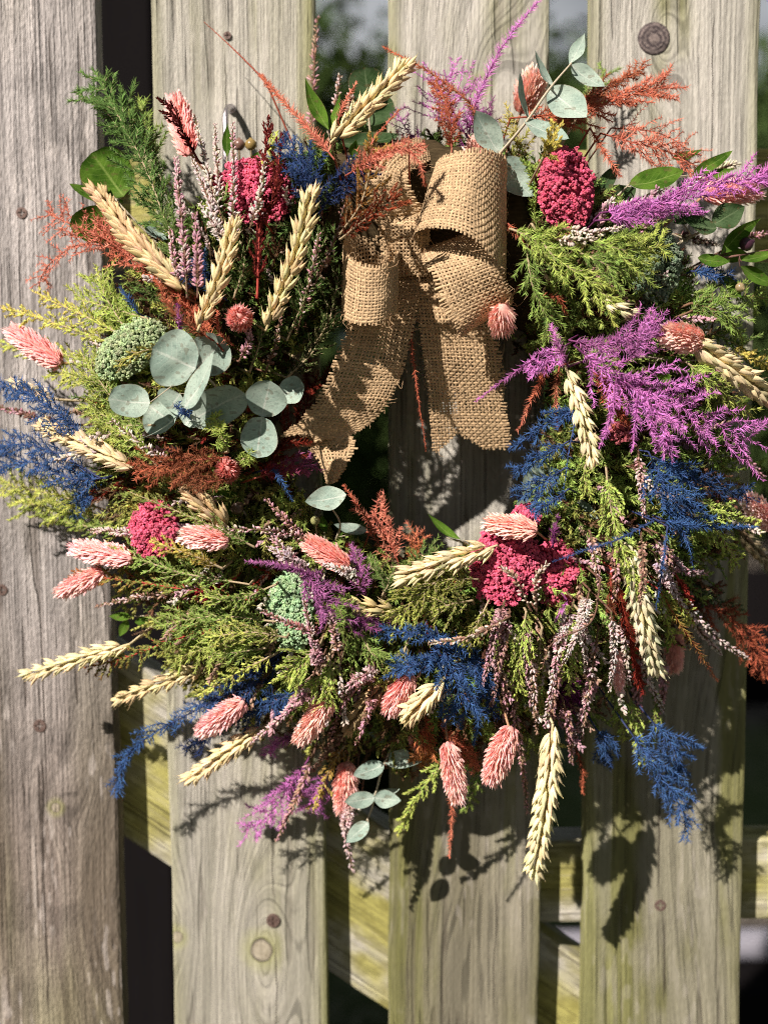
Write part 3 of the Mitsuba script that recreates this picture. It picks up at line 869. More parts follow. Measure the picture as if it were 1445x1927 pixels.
# ---------------------------------------------------------------- the ring, its filling and what it hangs from
ring = thing('wreath_ring', 'brown straw ring under the flowers, mostly hidden', 'wreath base')
_a, _b = np.meshgrid(np.linspace(0, 2 * math.pi, 161)[:-1], np.linspace(0, 2 * math.pi, 33)[:-1], indexing='ij')
_rr = 390 + 128 * np.cos(_b)
_c = at(*RC, 0)
_u0 = unit(38)
_rv = np.stack([_c[0] + _rr * np.cos(_a) * _u0, -.046 - .042 * np.sin(_b), _c[2] - _rr * np.sin(_a) * _u0], -1).reshape(-1, 3)
_rn = meshkit.fbm(_rv * 130, 4)[:, None] - .5
_rv = _rv + np.stack([np.cos(_a) * np.cos(_b), -np.sin(_b), -np.sin(_a) * np.cos(_b)], -1).reshape(-1, 3) * _rn * .018
_i, _j = np.meshgrid(np.arange(160), np.arange(32), indexing='ij')
_q = lambda i, j: (i % 160) * 32 + j % 32
_rf = np.concatenate([np.stack([_q(_i, _j), _q(_i + 1, _j), _q(_i + 1, _j + 1)], -1).reshape(-1, 3), np.stack([_q(_i, _j), _q(_i + 1, _j + 1), _q(_i, _j + 1)], -1).reshape(-1, 3)])
scene['mat_straw'] = {'type': 'twosided', 'bsdf': {'type': 'diffuse', 'reflectance': mikit.proc(lambda p, n, uv: mix((.02, .016, .009), (.085, .065, .035), fbm(p.x * 260, p.y * 260, p.z * 900)))}}
scene[ring] = mikit.ply((_rv, _rf), 'mat_straw', smooth=True)

DEEPER = 1.0
hook = thing('metal_hook', 'bright metal hook on the board above the left top of the wreath', 'hook')
_m = Mesh()
_hp = spline([at(424, 330, 22), at(425, 255, 22), at(424, 222, 20), at(428, 204, 14), at(434, 200, 6), at(436, 204, -2)], 24)
tube(_m, _hp, .0019, .0019, (.5, .5, .5), 10)
child(hook, 'wire', _m.shape('mat_steel', True))
_m = Mesh()
tube(_m, spline([at(436, 204, .5), at(436, 204, 2.5)], 3), .0028, .0024, (.5, .5, .5), 16)
child(hook, 'plate', _m.shape('mat_steel'))


DEEPER = 1.28


def fill(label, name, n, zones, style, r0=(240, 520), ln=(80, 180), off=(-16, 1), needles=70, face=0.0, rmax=620):
    """Short sprigs bound all over the ring, too many and too tangled to count: one mesh."""
    key = thing(name, label, 'foliage', None, 'stuff')
    S = STYLES[style]
    m = Mesh()
    for _ in range(n):
        a = rng.uniform(0, 2 * math.pi)
        r = math.sqrt(rng.uniform(r0[0] ** 2, r0[1] ** 2))
        x, y = RC[0] + r * math.cos(a), RC[1] + r * math.sin(a)
        wz = np.array([math.exp(-((x - z[0]) ** 2 + (y - z[1]) ** 2) / (2 * z[2] ** 2)) * z[3] for z in zones])
        if wz.sum() < rng.uniform(0, .6):
            continue
        z = zones[rng.choice(len(zones), p=wz / wz.sum())]
        a2 = a + rng.normal() * .42 + z[5]
        L = rng.uniform(*ln)
        if r < 290:
            L *= .5
        L = min(L, max(25, rmax - 100 * max(0, -math.sin(a)) ** 2 - r))
        e = (x + L * math.cos(a2), y + L * math.sin(a2))
        o = rng.uniform(*off)
        inbow = any(632 < a_ < 985 and 262 < b_ < 660 for a_, b_ in ((x, y), e, ((x + e[0]) / 2, (y + e[1]) / 2)))
        if inbow and rng.random() < .5:
            continue
        o -= 34 if inbow else 0
        p0, p1 = at(x, y, max(8, dsurf(x, y) + o - 14)), at(*e, max(12, dsurf(*e) + o + face))
        path = spline([p0, (p0 + p1) / 2 + [0, -.006, .004 * rng.normal()], p1], 12)
        u = unit(50)
        tube(m, path, 1.8 * u, .8 * u, lin(104, 88, 60), 3)
        col = vary(z[4], 1, .22)[0]
        prickles(m, path, needles, S['ln'] * u, S['wd'] * u * 1.15, S['ang'], col, None, S['tpl'], taper=.4)
        for k in range(3):
            P, A, t = along(path, 1, .15 + .25 * k, .35 + .25 * k)
            D = nrm(A[0] + .8 * around(A, 1)[0])
            fp = spline([P[0], P[0] + D * rng.uniform(20, 42) * u], 6)
            prickles(m, fp, needles // 3, S['ln'] * u * .9, S['wd'] * u * 1.15, S['ang'], col, None, S['tpl'], taper=.3)
    scene[key] = m.shape('mat_plant')


G_DEEP, G_MID, G_LIME, G_OLIVE, G_BROWN = lin(88, 118, 50, 1), lin(134, 162, 62, 1), lin(178, 192, 74, 1), lin(150, 160, 64, 1), lin(112, 86, 60)
# zones: pixel x, y, radius, weight, colour, swirl
fill('tangle of short green heather sprigs filling the wreath between the flowers', 'heather_filling', 2300,
     [(150, 640, 170, 1.2, G_LIME, -.2), (280, 380, 130, .8, G_MID, 0), (480, 560, 150, 1, G_DEEP, .3), (330, 1080, 220, 1.3, G_OLIVE, -.2), (600, 1200, 220, 1.2, G_MID, 0), (850, 1130, 180, 1.2, G_MID, .1),
      (1150, 1150, 230, 1, G_OLIVE, 0), (1080, 520, 190, 1.4, G_MID, .2), (1330, 640, 200, 1.3, G_MID, 0), (1250, 950, 180, 1, G_MID, 0), (800, 300, 200, .8, G_DEEP, 0)], 'fir', needles=60)
fill('dry brown heather twigs showing in the gaps of the wreath', 'twig_filling', 800,
     [(540, 560, 170, 1.2, lin(92, 64, 44), .5), (480, 980, 180, 1, G_BROWN, 0), (1150, 1250, 220, 1.2, lin(120, 84, 62), 0), (560, 880, 120, 1.2, lin(120, 44, 26), 0), (700, 300, 220, .8, G_BROWN, 0), (1080, 800, 150, .9, lin(90, 60, 44), 0),
      (1250, 420, 200, .7, G_BROWN, 0), (700, 1350, 200, .9, G_BROWN, 0)], 'scale', needles=46)

fill('loose green and brown heather sprigs hanging along the lower edge of the wreath', 'hanging_filling', 1000,
     [(1120, 1240, 150, 1.4, G_MID, .15), (1000, 1330, 110, 1.1, lin(150, 112, 88), .1), (1260, 1180, 120, 1.0, lin(120, 84, 62), 0), (820, 1330, 130, 1.0, G_OLIVE, 0), (640, 1340, 110, 1.0, G_BROWN, 0), (480, 1230, 120, 1.0, G_OLIVE, -.1)],
     'scale', r0=(430, 590), ln=(80, 170), off=(-16, -2), needles=54, rmax=670)
key = thing('heather_bud_filling', 'loose pale heather buds caught among the sprigs all round the wreath', 'heather', None, 'stuff')
_m = Mesh()
for _z in [(1080, 1200, 190, 330), (560, 1180, 150, 150), (500, 480, 150, 120), (470, 1000, 110, 90), (1250, 1000, 160, 140), (700, 1320, 140, 110), (200, 760, 110, 80), (1200, 470, 120, 90), (1150, 1330, 110, 130)]:
    for _ in range(_z[3] // 9):
        x, y = _z[0] + rng.normal() * _z[2] * .6, _z[1] + rng.normal() * _z[2] * .6
        r = math.hypot(x - RC[0], y - RC[1])
        if not 250 < r < 600:
            continue
        a = math.atan2(y - RC[1], x - RC[0]) + rng.normal() * .35
        L = rng.uniform(40, 110)
        p0, p1 = at(x, y, dsurf(x, y) - 6), at(x + L * math.cos(a), y + L * math.sin(a), dsurf(x, y) + rng.uniform(-4, 7))
        path = spline([p0, p1], 8)
        u = unit(80)
        tube(_m, path, 1.6 * u, .8 * u, lin(124, 92, 72), 3)
        n = int(L * .45)
        P, A, t = along(path, n)
        D = nrm(A + .9 * around(A, n))
        base = [lin(236, 220, 212), lin(222, 176, 186), lin(200, 166, 140), lin(240, 232, 216)][rng.integers(4)]
        scatter(_m, BUD, P, D, 11 * u * rng.uniform(.7, 1.2, n), 5.2 * u, vary(base, n, .1))
scene[key] = _m.shape('mat_plant')

# ---------------------------------------------------------------- the burlap bow: woven thread by thread
DEEPER = 1.16
bow = thing('burlap_bow', 'bow of coarse brown woven ribbon with two loops and two hanging tails', 'bow')
THREAD = lin(200, 169, 122, .86)


def tubes(mesh, paths, normals, rx, ry, col, k=5):
    """Many threads of the same number of points at once: paths (K, n, 3), flattened along the normals."""
    K, n, _ = paths.shape
    t = nrm(np.gradient(paths, axis=1))
    b = nrm(np.cross(t, normals))
    nn = np.cross(b, t)
    a = np.arange(k) * 2 * math.pi / k
    rx, ry = np.asarray(rx)[..., None, None], np.asarray(ry)[..., None, None]
    v = paths[:, :, None] + rx * np.cos(a)[None, None, :, None] * b[:, :, None] + ry * np.sin(a)[None, None, :, None] * nn[:, :, None]
    i, j = np.meshgrid(np.arange(n - 1), np.arange(k), indexing='ij')
    p, q = i * k + j, i * k + (j + 1) % k
    f = np.concatenate([np.stack([p, q, q + k], -1).reshape(-1, 3), np.stack([p, q + k, p + k], -1).reshape(-1, 3)])
    f = f[None] + (np.arange(K) * n * k)[:, None, None]
    mesh.add(v.reshape(-1, 3), f.reshape(-1, 3), THREAD, np.repeat(col, k, axis=-1).ravel())


def ribbon(name, A, B, fringe=(1.0, 1.0), cut=None, label=None, pitch=6.2, fuzz=60, wav=1.0):
    """Woven ribbon between two edges given as (x, y, d) rows. cut(f): where along the length (0 to 1) the ribbon ends at the fraction f of its width."""
    A, B = ([(x, y, 74 + (d - 74) * .70 if d > 74 else d) for x, y, d in e] for e in (A, B))
    a, b = spline([at(*p) for p in A], 240), spline([at(*p) for p in B], 240)
    u = unit(np.mean([p[2] for p in A]))
    seed = float(len(name)) + fuzz * .37
    mid = (a + b) / 2
    s = np.concatenate([[0], np.cumsum(np.linalg.norm(np.diff(mid, axis=0), axis=1))])
    width = np.linalg.norm(b - a, axis=1).mean()
    nw, nf = max(5, int(width / u / pitch)), max(4, int(s[-1] / u / pitch))

    def S(sv, w):
        """The surface at length sv (metres) and fraction w across, and its normal."""
        ai = np.stack([np.interp(sv, s, a[:, k]) for k in range(3)], -1)
        bi = np.stack([np.interp(sv, s, b[:, k]) for k in range(3)], -1)
        q = np.stack([sv * 22 + seed * 7.3, w * 1.7 + 0 * sv, 0 * sv], -1)
        sag = (meshkit.fbm(q, 2, 3) - .5) * .0055 * np.minimum(1, sv / .02) + (meshkit.noise(q * [3.1, 1.4, 1], 8) - .5) * .0012
        return ai + (bi - ai) * w[..., None] + sag[..., None] * np.array([.2, -1, .15])

    def normal(sv, w):
        e = .0008
        ts = S(np.clip(sv + e, 0, s[-1]), w) - S(np.clip(sv - e, 0, s[-1]), w)
        tw = S(sv, w + .02) - S(sv, w - .02)
        return nrm(np.cross(ts, tw))

    step = s[-1] / nf
    m = Mesh()
    # warp threads, along the ribbon
    npt = nf * 3 + 1
    sv = np.linspace(0, s[-1], npt)
    for i in range(nw):
        w0 = (i + .5) / nw
        end = s[-1] * (cut(w0) if cut else 1) + rng.normal() * step * .3
        ss = sv[sv <= end]
        if len(ss) < 4:
            continue
        w = w0 + (.10 * np.sin(ss / step * .23 + rng.uniform(0, 6)) + .10 * (meshkit.noise(np.stack([ss / step * .6, ss * 0 + i * 3.1, ss * 0], 1)) - .5)) / nw
        p, nn = S(ss, w), normal(ss, w)
        ph = np.cos(math.pi * ss / step + math.pi * i)
        p = p + nn * (ph * u * pitch * .13)[:, None]
        r = u * pitch * .37 * rng.uniform(.8, 1.2) * (1 + .3 * (meshkit.noise(np.stack([ss / step * .9, ss * 0 + i * 7.7, ss * 0 + 5], 1)) - .5))
        col = rng.uniform(.78, 1.14) * (1 + .35 * (meshkit.noise(np.stack([ss / step * 1.7, ss * 0 + i * 1.9, ss * 0 + 9], 1)) - .5))
        tubes(m, p[None], nn[None], r[None], r[None] * .55, col[None])
    # weft threads, across
    wv = np.linspace(0, 1, nw * 3 + 1)
    for j in range(nf):
        s0 = (j + .5) * step + rng.normal() * step * .07
        ext0, ext1 = (fringe[0] * rng.uniform(.4, 1.0)) / nw, (fringe[1] * rng.uniform(.4, 1.0)) / nw
        w = wv * (1 + ext0 + ext1) - ext0
        sj = np.clip(s0 + step * (.25 * np.sin(w * 5 + j * .3) + .28 * (meshkit.noise(np.stack([w * nw * .5, w * 0 + j * 2.3, w * 0 + 2], 1)) - .5)) * wav, 0, s[-1])
        keep = np.ones(len(w), bool) if cut is None else np.array([sk <= s[-1] * cut(min(max(x, 0), 1)) for sk, x in zip(sj, w)])
        runs, st_ = [], None
        for k, ok in enumerate(list(keep) + [False]):
            if ok and st_ is None:
                st_ = k
            if not ok and st_ is not None:
                runs.append((st_, k)); st_ = None
        for k0, k1 in runs:
            if k1 - k0 < 4:
                continue
            ww, s_ = w[k0:k1], sj[k0:k1]
            p, nn = S(s_, ww), normal(s_, ww)
            ph = np.cos(math.pi * (ww * nw - .5) + math.pi * j)
            p = p - nn * (ph * u * pitch * .13)[:, None]
            r = u * pitch * .39 * rng.uniform(.75, 1.25) * (1 + .35 * (meshkit.noise(np.stack([ww * nw * .9, ww * 0 + j * 5.1, ww * 0 + 6], 1)) - .5))
            col = rng.uniform(.8, 1.16) * (1 + .35 * (meshkit.noise(np.stack([ww * nw * 1.3, ww * 0 + j * 2.9, ww * 0 + 4], 1)) - .5))
            tubes(m, p[None], nn[None], r[None], r[None] * .55, col[None])
    key = child(bow, name, m.shape('mat_burlap', True), label, 'stuff')
    # stray fibres standing off the weave
    fz = Mesh()
    for _ in range(fuzz):
        sv_, w_ = np.array([rng.uniform(.02, .97) * s[-1]]), np.array([rng.choice([rng.uniform(-.02, .06), rng.uniform(.94, 1.02), rng.uniform(0, 1)])])
        p, nn = S(sv_, w_)[0], normal(sv_, w_)[0]
        if nn[1] > 0:
            nn = -nn
        d = nrm(nn * .5 + rng.normal(size=3) * .8)
        L = rng.uniform(10, 34) * u
        tube(fz, spline([p, p + d * L * .5 + rng.normal(size=3) * L * .16, p + d * L * .8 + rng.normal(size=3) * L * .3], 8), .5 * u, .26 * u, THREAD * 1.2, 3)
    child(bow, f'{name}_fibre', fz.shape('mat_burlap', True), None, 'stuff')
    return key


scene['mat_burlap'] = {'type': 'twosided', 'bsdf': {'type': 'principled', 'base_color': VC, 'roughness': .85, 'specular': .2, 'sheen': .3}}

ribbon('knot', [(722, 388, 78), (728, 440, 86), (735, 520, 74)], [(805, 385, 78), (808, 440, 88), (800, 520, 74)], (.2, .2))
ribbon('left_back_loop', [(728, 470, 72), (712, 400, 86), (700, 335, 96), (735, 283, 88), (790, 262, 60), (800, 300, 45)], [(800, 465, 72), (790, 400, 84), (765, 345, 96), (770, 318, 92), (812, 300, 62), (812, 330, 45)], (1, 1))
ribbon('left_tail', [(700, 500, 64), (672, 570, 74), (652, 640, 80), (622, 720, 78), (578, 785, 74), (533, 822, 70)], [(792, 480, 62), (786, 560, 74), (768, 650, 76), (742, 730, 70), (700, 792, 66), (622, 838, 68)], (1.9, .7),
       cut=lambda f: 1 - .05 * abs(math.sin(5 * f)), label='left hanging tail with a frayed edge')
ribbon('left_tail_end', [(548, 800, 66), (580, 838, 62), (604, 872, 66), (616, 910, 64)], [(640, 812, 66), (660, 838, 68), (650, 868, 70), (632, 908, 64)], (.8, 2.0), label='folded end of the left tail', fuzz=14)
ribbon('right_tail', [(782, 480, 66), (784, 560, 72), (796, 650, 70), (806, 740, 62), (818, 856, 48)], [(905, 480, 66), (918, 560, 72), (931, 650, 68), (941, 740, 58), (953, 850, 44)], (.7, 1.9),
       cut=lambda f: 1 - .105 * max(0, 1 - abs(f - .36) / .36) - .018 * f, label='right hanging tail with a notched end')
ribbon('left_loop', [(748, 470, 74), (746, 486, 104), (722, 503, 120), (684, 502, 122), (653, 482, 110), (648, 455, 88), (672, 430, 78), (706, 424, 74), (735, 440, 74)],
       [(742, 575, 72), (744, 588, 100), (716, 606, 115), (676, 608, 116), (648, 596, 106), (646, 575, 84), (675, 560, 72), (706, 555, 68), (735, 560, 70)], (1.2, .8), label='left loop rolled into an upright curl')
ribbon('right_fold', [(796, 468, 80), (804, 488, 106), (822, 520, 119), (842, 575, 120), (868, 622, 112), (868, 632, 84)], [(876, 440, 88), (898, 456, 114), (930, 485, 124), (948, 525, 117), (962, 566, 100), (950, 580, 72)], (2.0, .8), label='folded strip under the right loop')
ribbon('right_loop', [(868, 330, 58), (828, 330, 78), (822, 308, 104), (852, 292, 122), (898, 287, 126), (940, 300, 108), (950, 315, 76), (930, 325, 52), (880, 330, 44)],
       [(842, 478, 58), (792, 462, 76), (784, 434, 108), (826, 426, 132), (888, 446, 138), (938, 498, 120), (950, 520, 82), (925, 520, 54), (880, 510, 44)], (1.8, .8), label='large right loop bulging forward', fuzz=50)
DEEPER = 1.28

# ---------------------------------------------------------------- colours of the stems
BLUE, NAVY = lin(58, 98, 152, 1), lin(42, 60, 102, 1)
MAG, MAUVE, PLUM = lin(208, 122, 200, 1), lin(170, 102, 158, 1), lin(116, 48, 104, 1)
RUST, CORAL, EMBER, RBROWN = lin(190, 102, 66, 1), lin(216, 130, 102, 1), lin(150, 74, 48, 1), lin(142, 88, 54, 1)
GREEN, BRIGHT, LIME, YELLOW, DEEP = lin(118, 150, 58, 1), lin(152, 180, 66, 1), lin(182, 194, 70, 1), lin(226, 210, 80), lin(84, 112, 48, 1)
DKRED, RED = lin(100, 34, 30), lin(176, 58, 46)
TWIG, STRAW = lin(132, 100, 72), lin(176, 160, 116)
AR, AM, AB = 'rust dyed feathery stems', 'purple dyed feathery stems', 'blue dyed feathery stems'
GS = 'green needle sprigs in the wreath'

# ---------------------------------------------------------------- wheat
wheat('large wheat ear leaning up left across the dark round leaves', (172, 347), (352, 545), 48, 12, roll=.5, col=lin(206, 178, 124), bend=-.04)
wheat('short upright wheat ear left of the red stem, above the largest silver leaf', (440, 412), (372, 622), 42, 22, col=lin(228, 206, 146), bend=.03)
wheat('tall upright wheat ear nearest to the left loop of the bow', (588, 350), (500, 622), 44, 24, col=lin(224, 206, 142), bend=.03)
wheat('wheat ear pointing up right over the gap at the top', (768, 116), (622, 268), 46, 6, col=lin(232, 212, 148))
wheat('wheat ear lying over the blue fronds at the far left', (70, 796), (250, 880), 44, 14, roll=-.4, col=lin(216, 196, 142))
wheat('wheat ear half hidden under rust fronds, above the pink head beside the left yarrow', (352, 922), (440, 1004), 50, 8, roll=.4, col=lin(204, 176, 124))
wheat('pale wheat ear reaching furthest left, over the left board', (42, 1275), (245, 1212), 38, 10, d=(56, 40), col=lin(232, 218, 158))
wheat('wheat ear just below the one reaching furthest left', (212, 1320), (412, 1246), 36, 8, d=(52, 40), col=lin(222, 202, 140))
wheat('wheat ear under the bluish pink head at the bottom left', (350, 1472), (505, 1362), 40, 10, d=(58, 46), col=lin(236, 212, 150))
wheat('fat wheat ear beside the right pink yarrow, pointing left into the ring', (752, 1088), (936, 1026), 50, 20, col=lin(228, 210, 156), roll=-.4)
wheat('short wheat stub in the green sprigs at the bottom middle', (668, 1140), (760, 1152), 40, 14, col=lin(206, 186, 120))
wheat('short wheat ear in front of the blue fronds at the bottom middle', (768, 1350), (836, 1276), 52, 22, col=lin(230, 212, 150))
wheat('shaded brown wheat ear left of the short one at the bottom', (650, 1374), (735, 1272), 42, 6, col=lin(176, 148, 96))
wheat('slim wheat ear hanging down left of the large purple frond', (1118, 872), (1064, 690), 42, 22, col=lin(234, 222, 164), bend=-.02)
wheat('large wheat ear pointing off the right edge', (1450, 748), (1300, 640), 58, 18, col=lin(234, 216, 158), roll=.3)
wheat('palest wheat ear hanging down in the heather at the right', (1238, 1274), (1188, 1030), 50, 22, col=lin(242, 236, 186), bend=.02)
wheat('longest hanging wheat ear, over the gap at the bottom right', (1002, 1658), (1040, 1362), 50, 6, d=(80, 62), col=lin(240, 228, 166), bend=-.02)
wheat('brown wheat ear blurred at the right edge below the blue fronds', (1450, 1062), (1380, 990), 34, -14, col=lin(150, 136, 100))
wheat('wheat tip just showing out of the green sprig right of the bow', (1196, 592), (1118, 560), 30, 14, d=(96, 96), col=lin(232, 228, 170))
wheat('wheat tip just showing over the blue fronds at the left edge', (18, 722), (110, 752), 30, 4, col=lin(228, 210, 160))

# ---------------------------------------------------------------- pink grass heads
canary('coral pink head standing up at the top left behind a dark red sprig', (324, 164), (356, 290), 52, 8, col=lin(246, 120, 106), pale=lin(252, 160, 158))
canary('pink head reaching furthest left, against the left board', (4, 610), (114, 684), 52, 8, col=lin(242, 124, 122), pale=lin(252, 176, 176))
canary('round pink head seen end on above the silver leaves', (450, 592), (452, 604), 60, 10, d=(88, 120), col=lin(236, 118, 100), pale=lin(250, 160, 150))
canary('small round coral head seen end on under the silver leaves', (427, 880), (430, 890), 54, 10, d=(74, 104), col=lin(214, 92, 82), pale=lin(236, 130, 122))
canary('large pale pink head pointing left beside the left pink yarrow', (118, 1028), (246, 1052), 54, 12, pale=lin(255, 190, 200))
canary('pale pink head under the large one at the left, partly behind sprigs', (98, 1122), (196, 1076), 46, 4, pale=lin(255, 196, 196))
canary('pink head between the left pink yarrow and the half hidden wheat', (332, 1006), (430, 1018), 52, 16)
canary('coral head at the lower left of the hole in the wreath', (566, 1012), (656, 1068), 50, 16, col=lin(240, 108, 84), pale=lin(250, 150, 128))
canary('pale pink head with blue threads over it at the bottom left', (362, 1388), (458, 1322), 54, 12, col=lin(248, 158, 160), pale=lin(255, 200, 206))
canary('peach head just left of the bottom middle, above the purple frond', (553, 1408), (620, 1318), 54, 14, col=lin(248, 160, 134), pale=lin(255, 200, 184))
canary('pink head left of the short wheat ear at the bottom middle', (726, 1350), (770, 1270), 58, 12, col=lin(246, 132, 126), pale=lin(254, 180, 178))
canary('dull pink head hanging left of the bottom silver leaves', (646, 1540), (654, 1436), 54, 2, d=(50, 44), col=lin(230, 132, 112), pale=lin(248, 182, 170))
canary('slim hanging pink head at the bottom middle, left of a fatter one', (866, 1526), (842, 1398), 50, 12, d=(86, 76), col=lin(250, 150, 136), pale=lin(255, 206, 196))
canary('fattest hanging pink head at the bottom, right of a slim one', (916, 1488), (962, 1370), 64, 14, d=(92, 80), col=lin(246, 132, 120), pale=lin(255, 190, 180))
canary('narrow pink head hanging between heather and red sprig at the right', (1168, 1318), (1158, 1224), 32, 10, col=lin(246, 150, 150), pale=lin(255, 204, 208), n=260)
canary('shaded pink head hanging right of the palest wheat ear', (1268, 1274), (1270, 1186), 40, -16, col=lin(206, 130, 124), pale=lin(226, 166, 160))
canary('salmon head lying on top of the right pink yarrow', (906, 982), (1010, 998), 50, 26, col=lin(250, 150, 124), pale=lin(254, 184, 160))
canary('peach head hanging like a daisy below the right fold of the bow', (944, 628), (946, 576), 62, 8, d=(98, 84), col=lin(240, 156, 128), pale=lin(250, 184, 158), n=260)
canary('peach head behind the silver leaves at the top right', (1014, 124), (980, 210), 62, 4, d=(40, 52), col=lin(250, 176, 150), pale=lin(255, 208, 186))
canary('peach head peeping over the top of the right bow loop', (905, 258), (905, 330), 84, 4, d=(74, 66), col=lin(250, 160, 130), pale=lin(255, 196, 172))
canary('pink and orange head pointing right at the upper right edge', (1444, 358), (1325, 364), 58, 16, col=lin(248, 158, 132), pale=lin(255, 208, 206))
canary('peach head pointing left above the large purple frond', (1240, 624), (1322, 644), 66, 16, col=lin(250, 172, 146), pale=lin(255, 206, 184))
canary('pale pink head cut by the right edge below the purple frond', (1400, 930), (1456, 992), 54, 8, col=lin(248, 180, 172), pale=lin(255, 214, 206))
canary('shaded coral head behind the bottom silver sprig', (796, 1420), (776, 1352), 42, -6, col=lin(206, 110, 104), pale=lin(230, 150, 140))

# ---------------------------------------------------------------- yarrow
yarrow('pink yarrow head behind the heather spikes at the upper left', (476, 352), 80, 64, 78, 12, (-5, 20), .4)
yarrow('large pink yarrow head turned aside, right of the bow', (1052, 348), 54, 84, 84, -14, (-34, 6), .75, lin(216, 76, 112))
yarrow('pink yarrow head at the lower left, beside a pale pink head', (284, 994), 52, 56, 80, 0, (-12, 14), .6)
yarrow('big pink yarrow head at the lower right of the hole', (950, 1062), 68, 78, 90, 15, (-6, 8), .5)
yarrow('smaller pink yarrow head joined to the big one on its right', (1052, 1084), 56, 68, 80, -20, (10, -4), .5)
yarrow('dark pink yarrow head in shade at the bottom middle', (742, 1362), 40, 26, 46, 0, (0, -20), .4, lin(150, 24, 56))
yarrow('small pink yarrow tuft behind the salmon head', (988, 972), 28, 24, 82, 0, (0, 10), .5)
yarrow('soft green yarrow head at the left above the silver leaves', (236, 650), 78, 48, 82, -38, (-16, 20), .55, lin(164, 190, 130), 4.3, 'green_yarrow_head', 'green yarrow heads')
yarrow('green yarrow head at the bottom left of the hole, below the purple tuft', (542, 1152), 46, 78, 86, -8, (-14, 6), .5, lin(156, 198, 140), 4.3, 'green_yarrow_head', 'green yarrow heads')
yarrow('dark blue green yarrow head in the sprigs at the right', (1246, 508), 50, 80, 76, 8, (26, -4), .6, lin(112, 138, 104), 5.6, 'green_yarrow_head', 'green yarrow heads')
yarrow('tiny rosy flower cluster under the large purple frond', (1166, 812), 26, 20, 84, 0, (0, 0), .5, lin(196, 96, 104), 5.5, 'rosy_flower_cluster', None)

# ---------------------------------------------------------------- silver and green leaves
LF = 'silver_leaf_sprig'
leafy(LF, 'spray of large round silver green leaves at the left of the hole', 'leaf sprig', None, [(430, 770), (400, 720), (360, 690)], [
    ((368, 694), (286, 656), 53, 110, 114, 'round', (-.15, -1, .25), .1), ((366, 696), (420, 640), 40, 98, 92, 'round', (.3, -1, -.1)),
    ((350, 768), (410, 664), 30, 112, 124, 'oval', (-.7, -.7, .4), .12), ((282, 760), (203, 752), 33, 100, 104, 'round', (-.2, -1, .35)), ((282, 764), (330, 800), 42, 84, 88, 'round', (0, -1, .1)),
    ((360, 790), (464, 735), 38, 100, 106, 'round', (.1, -1, -.15)), ((356, 768), (270, 836), 6, 104, 112, 'oval', (-.9, -.2, .5)), ((350, 800), (396, 740), 36, 96, 98, 'round', (-.4, -1, .3)),
    ((340, 740), (318, 770), 34, 92, 90, 'round', (0, -1, .1))], d=(78, 108))
leafy(LF, 'silver green leaves next to the hole, in half shade', 'leaf sprig', None, [(540, 760), (500, 770), (496, 790)], [
    ((492, 782), (510, 714), 37, 96, 100, 'round', (.1, -1, -.3)), ((494, 784), (482, 862), 34, 98, 100, 'round', (.05, -1, -.1)), ((528, 742), (574, 728), 27, 82, 84, 'round', (.1, -1, .3))], d=(74, 96))
leafy('round_leaf_sprig', 'dark green round leaves seen from behind at the upper left', 'leaf sprig', None, [(300, 460), (240, 400), (214, 370)], [
    ((234, 372), (176, 290), 50, 46, 42, 'round', (.3, -1, -.3)), ((232, 388), (132, 354), 20, 42, 38, 'oval', (-.2, -.6, .8)), ((238, 420), (134, 420), 34, 48, 46, 'round', (.2, -1, -.35))], 'mat_green_leaf', d=(50, 48))
leafy(LF, 'small silver leaf with a bare edge beside the dark round leaves', 'leaf sprig', None, [(330, 470), (300, 440)], [((322, 446), (272, 424), 18, 58, 60, 'round', (-.2, -1, .6))], d=(52, 58))
leafy('round_leaf_sprig', 'dull green leaves at the top behind the upper wheat ear', 'leaf sprig', None, [(700, 290), (694, 220), (690, 180)], [
    ((694, 196), (686, 128), 34, 40, 38, 'round', (.1, -1, .1)), ((690, 236), (726, 178), 32, 38, 36, 'round', (-.2, -1, -.1)), ((640, 272), (752, 262), 20, 48, 44, 'oval', (0, -1, .5))], 'mat_dull_leaf', d=(40, 38))
leafy('pointed_leaf_sprig', 'pointed green leaves at the top left of the upper wheat ear', 'leaf sprig', None, [(630, 300), (620, 260)], [
    ((618, 248), (568, 152), 15, 56, 50, 'lance', (.5, -1, .1)), ((620, 250), (644, 180), 9, 54, 48, 'lance', (-.6, -.8, .1)), ((662, 300), (668, 262), 11, 60, 60, 'lance', (.6, -.8, 0))], 'mat_green_leaf', d=(50, 54))
leafy(LF, 'long silver leaved sprig standing up at the top right', 'leaf sprig', None, [(930, 300), (985, 235), (1035, 165), (1075, 118)], [
    ((1072, 122), (1102, 64), 14, 72, 72, 'lance', (-.5, -1, .1)), ((1074, 124), (1134, 168), 22, 72, 74, 'oval', (.2, -1, .5)), ((1034, 168), (1104, 226), 32, 74, 84, 'oval', (-.2, -1, .4), .2),
    ((1036, 164), (1000, 98), 13, 76, 78, 'oval', (.8, -.6, .1)), ((990, 230), (970, 138), 14, 78, 82, 'oval', (.85, -.5, .1)), ((984, 230), (1070, 266), 24, 80, 86, 'oval', (0, -.8, .7), .2), ((938, 290), (892, 208), 28, 74, 78, 'oval', (.3, -1, .2), .2),
    ((936, 298), (998, 372), 34, 74, 72, 'oval', (.1, -1, .2), .25)], d=(76, 78), r=3.2)
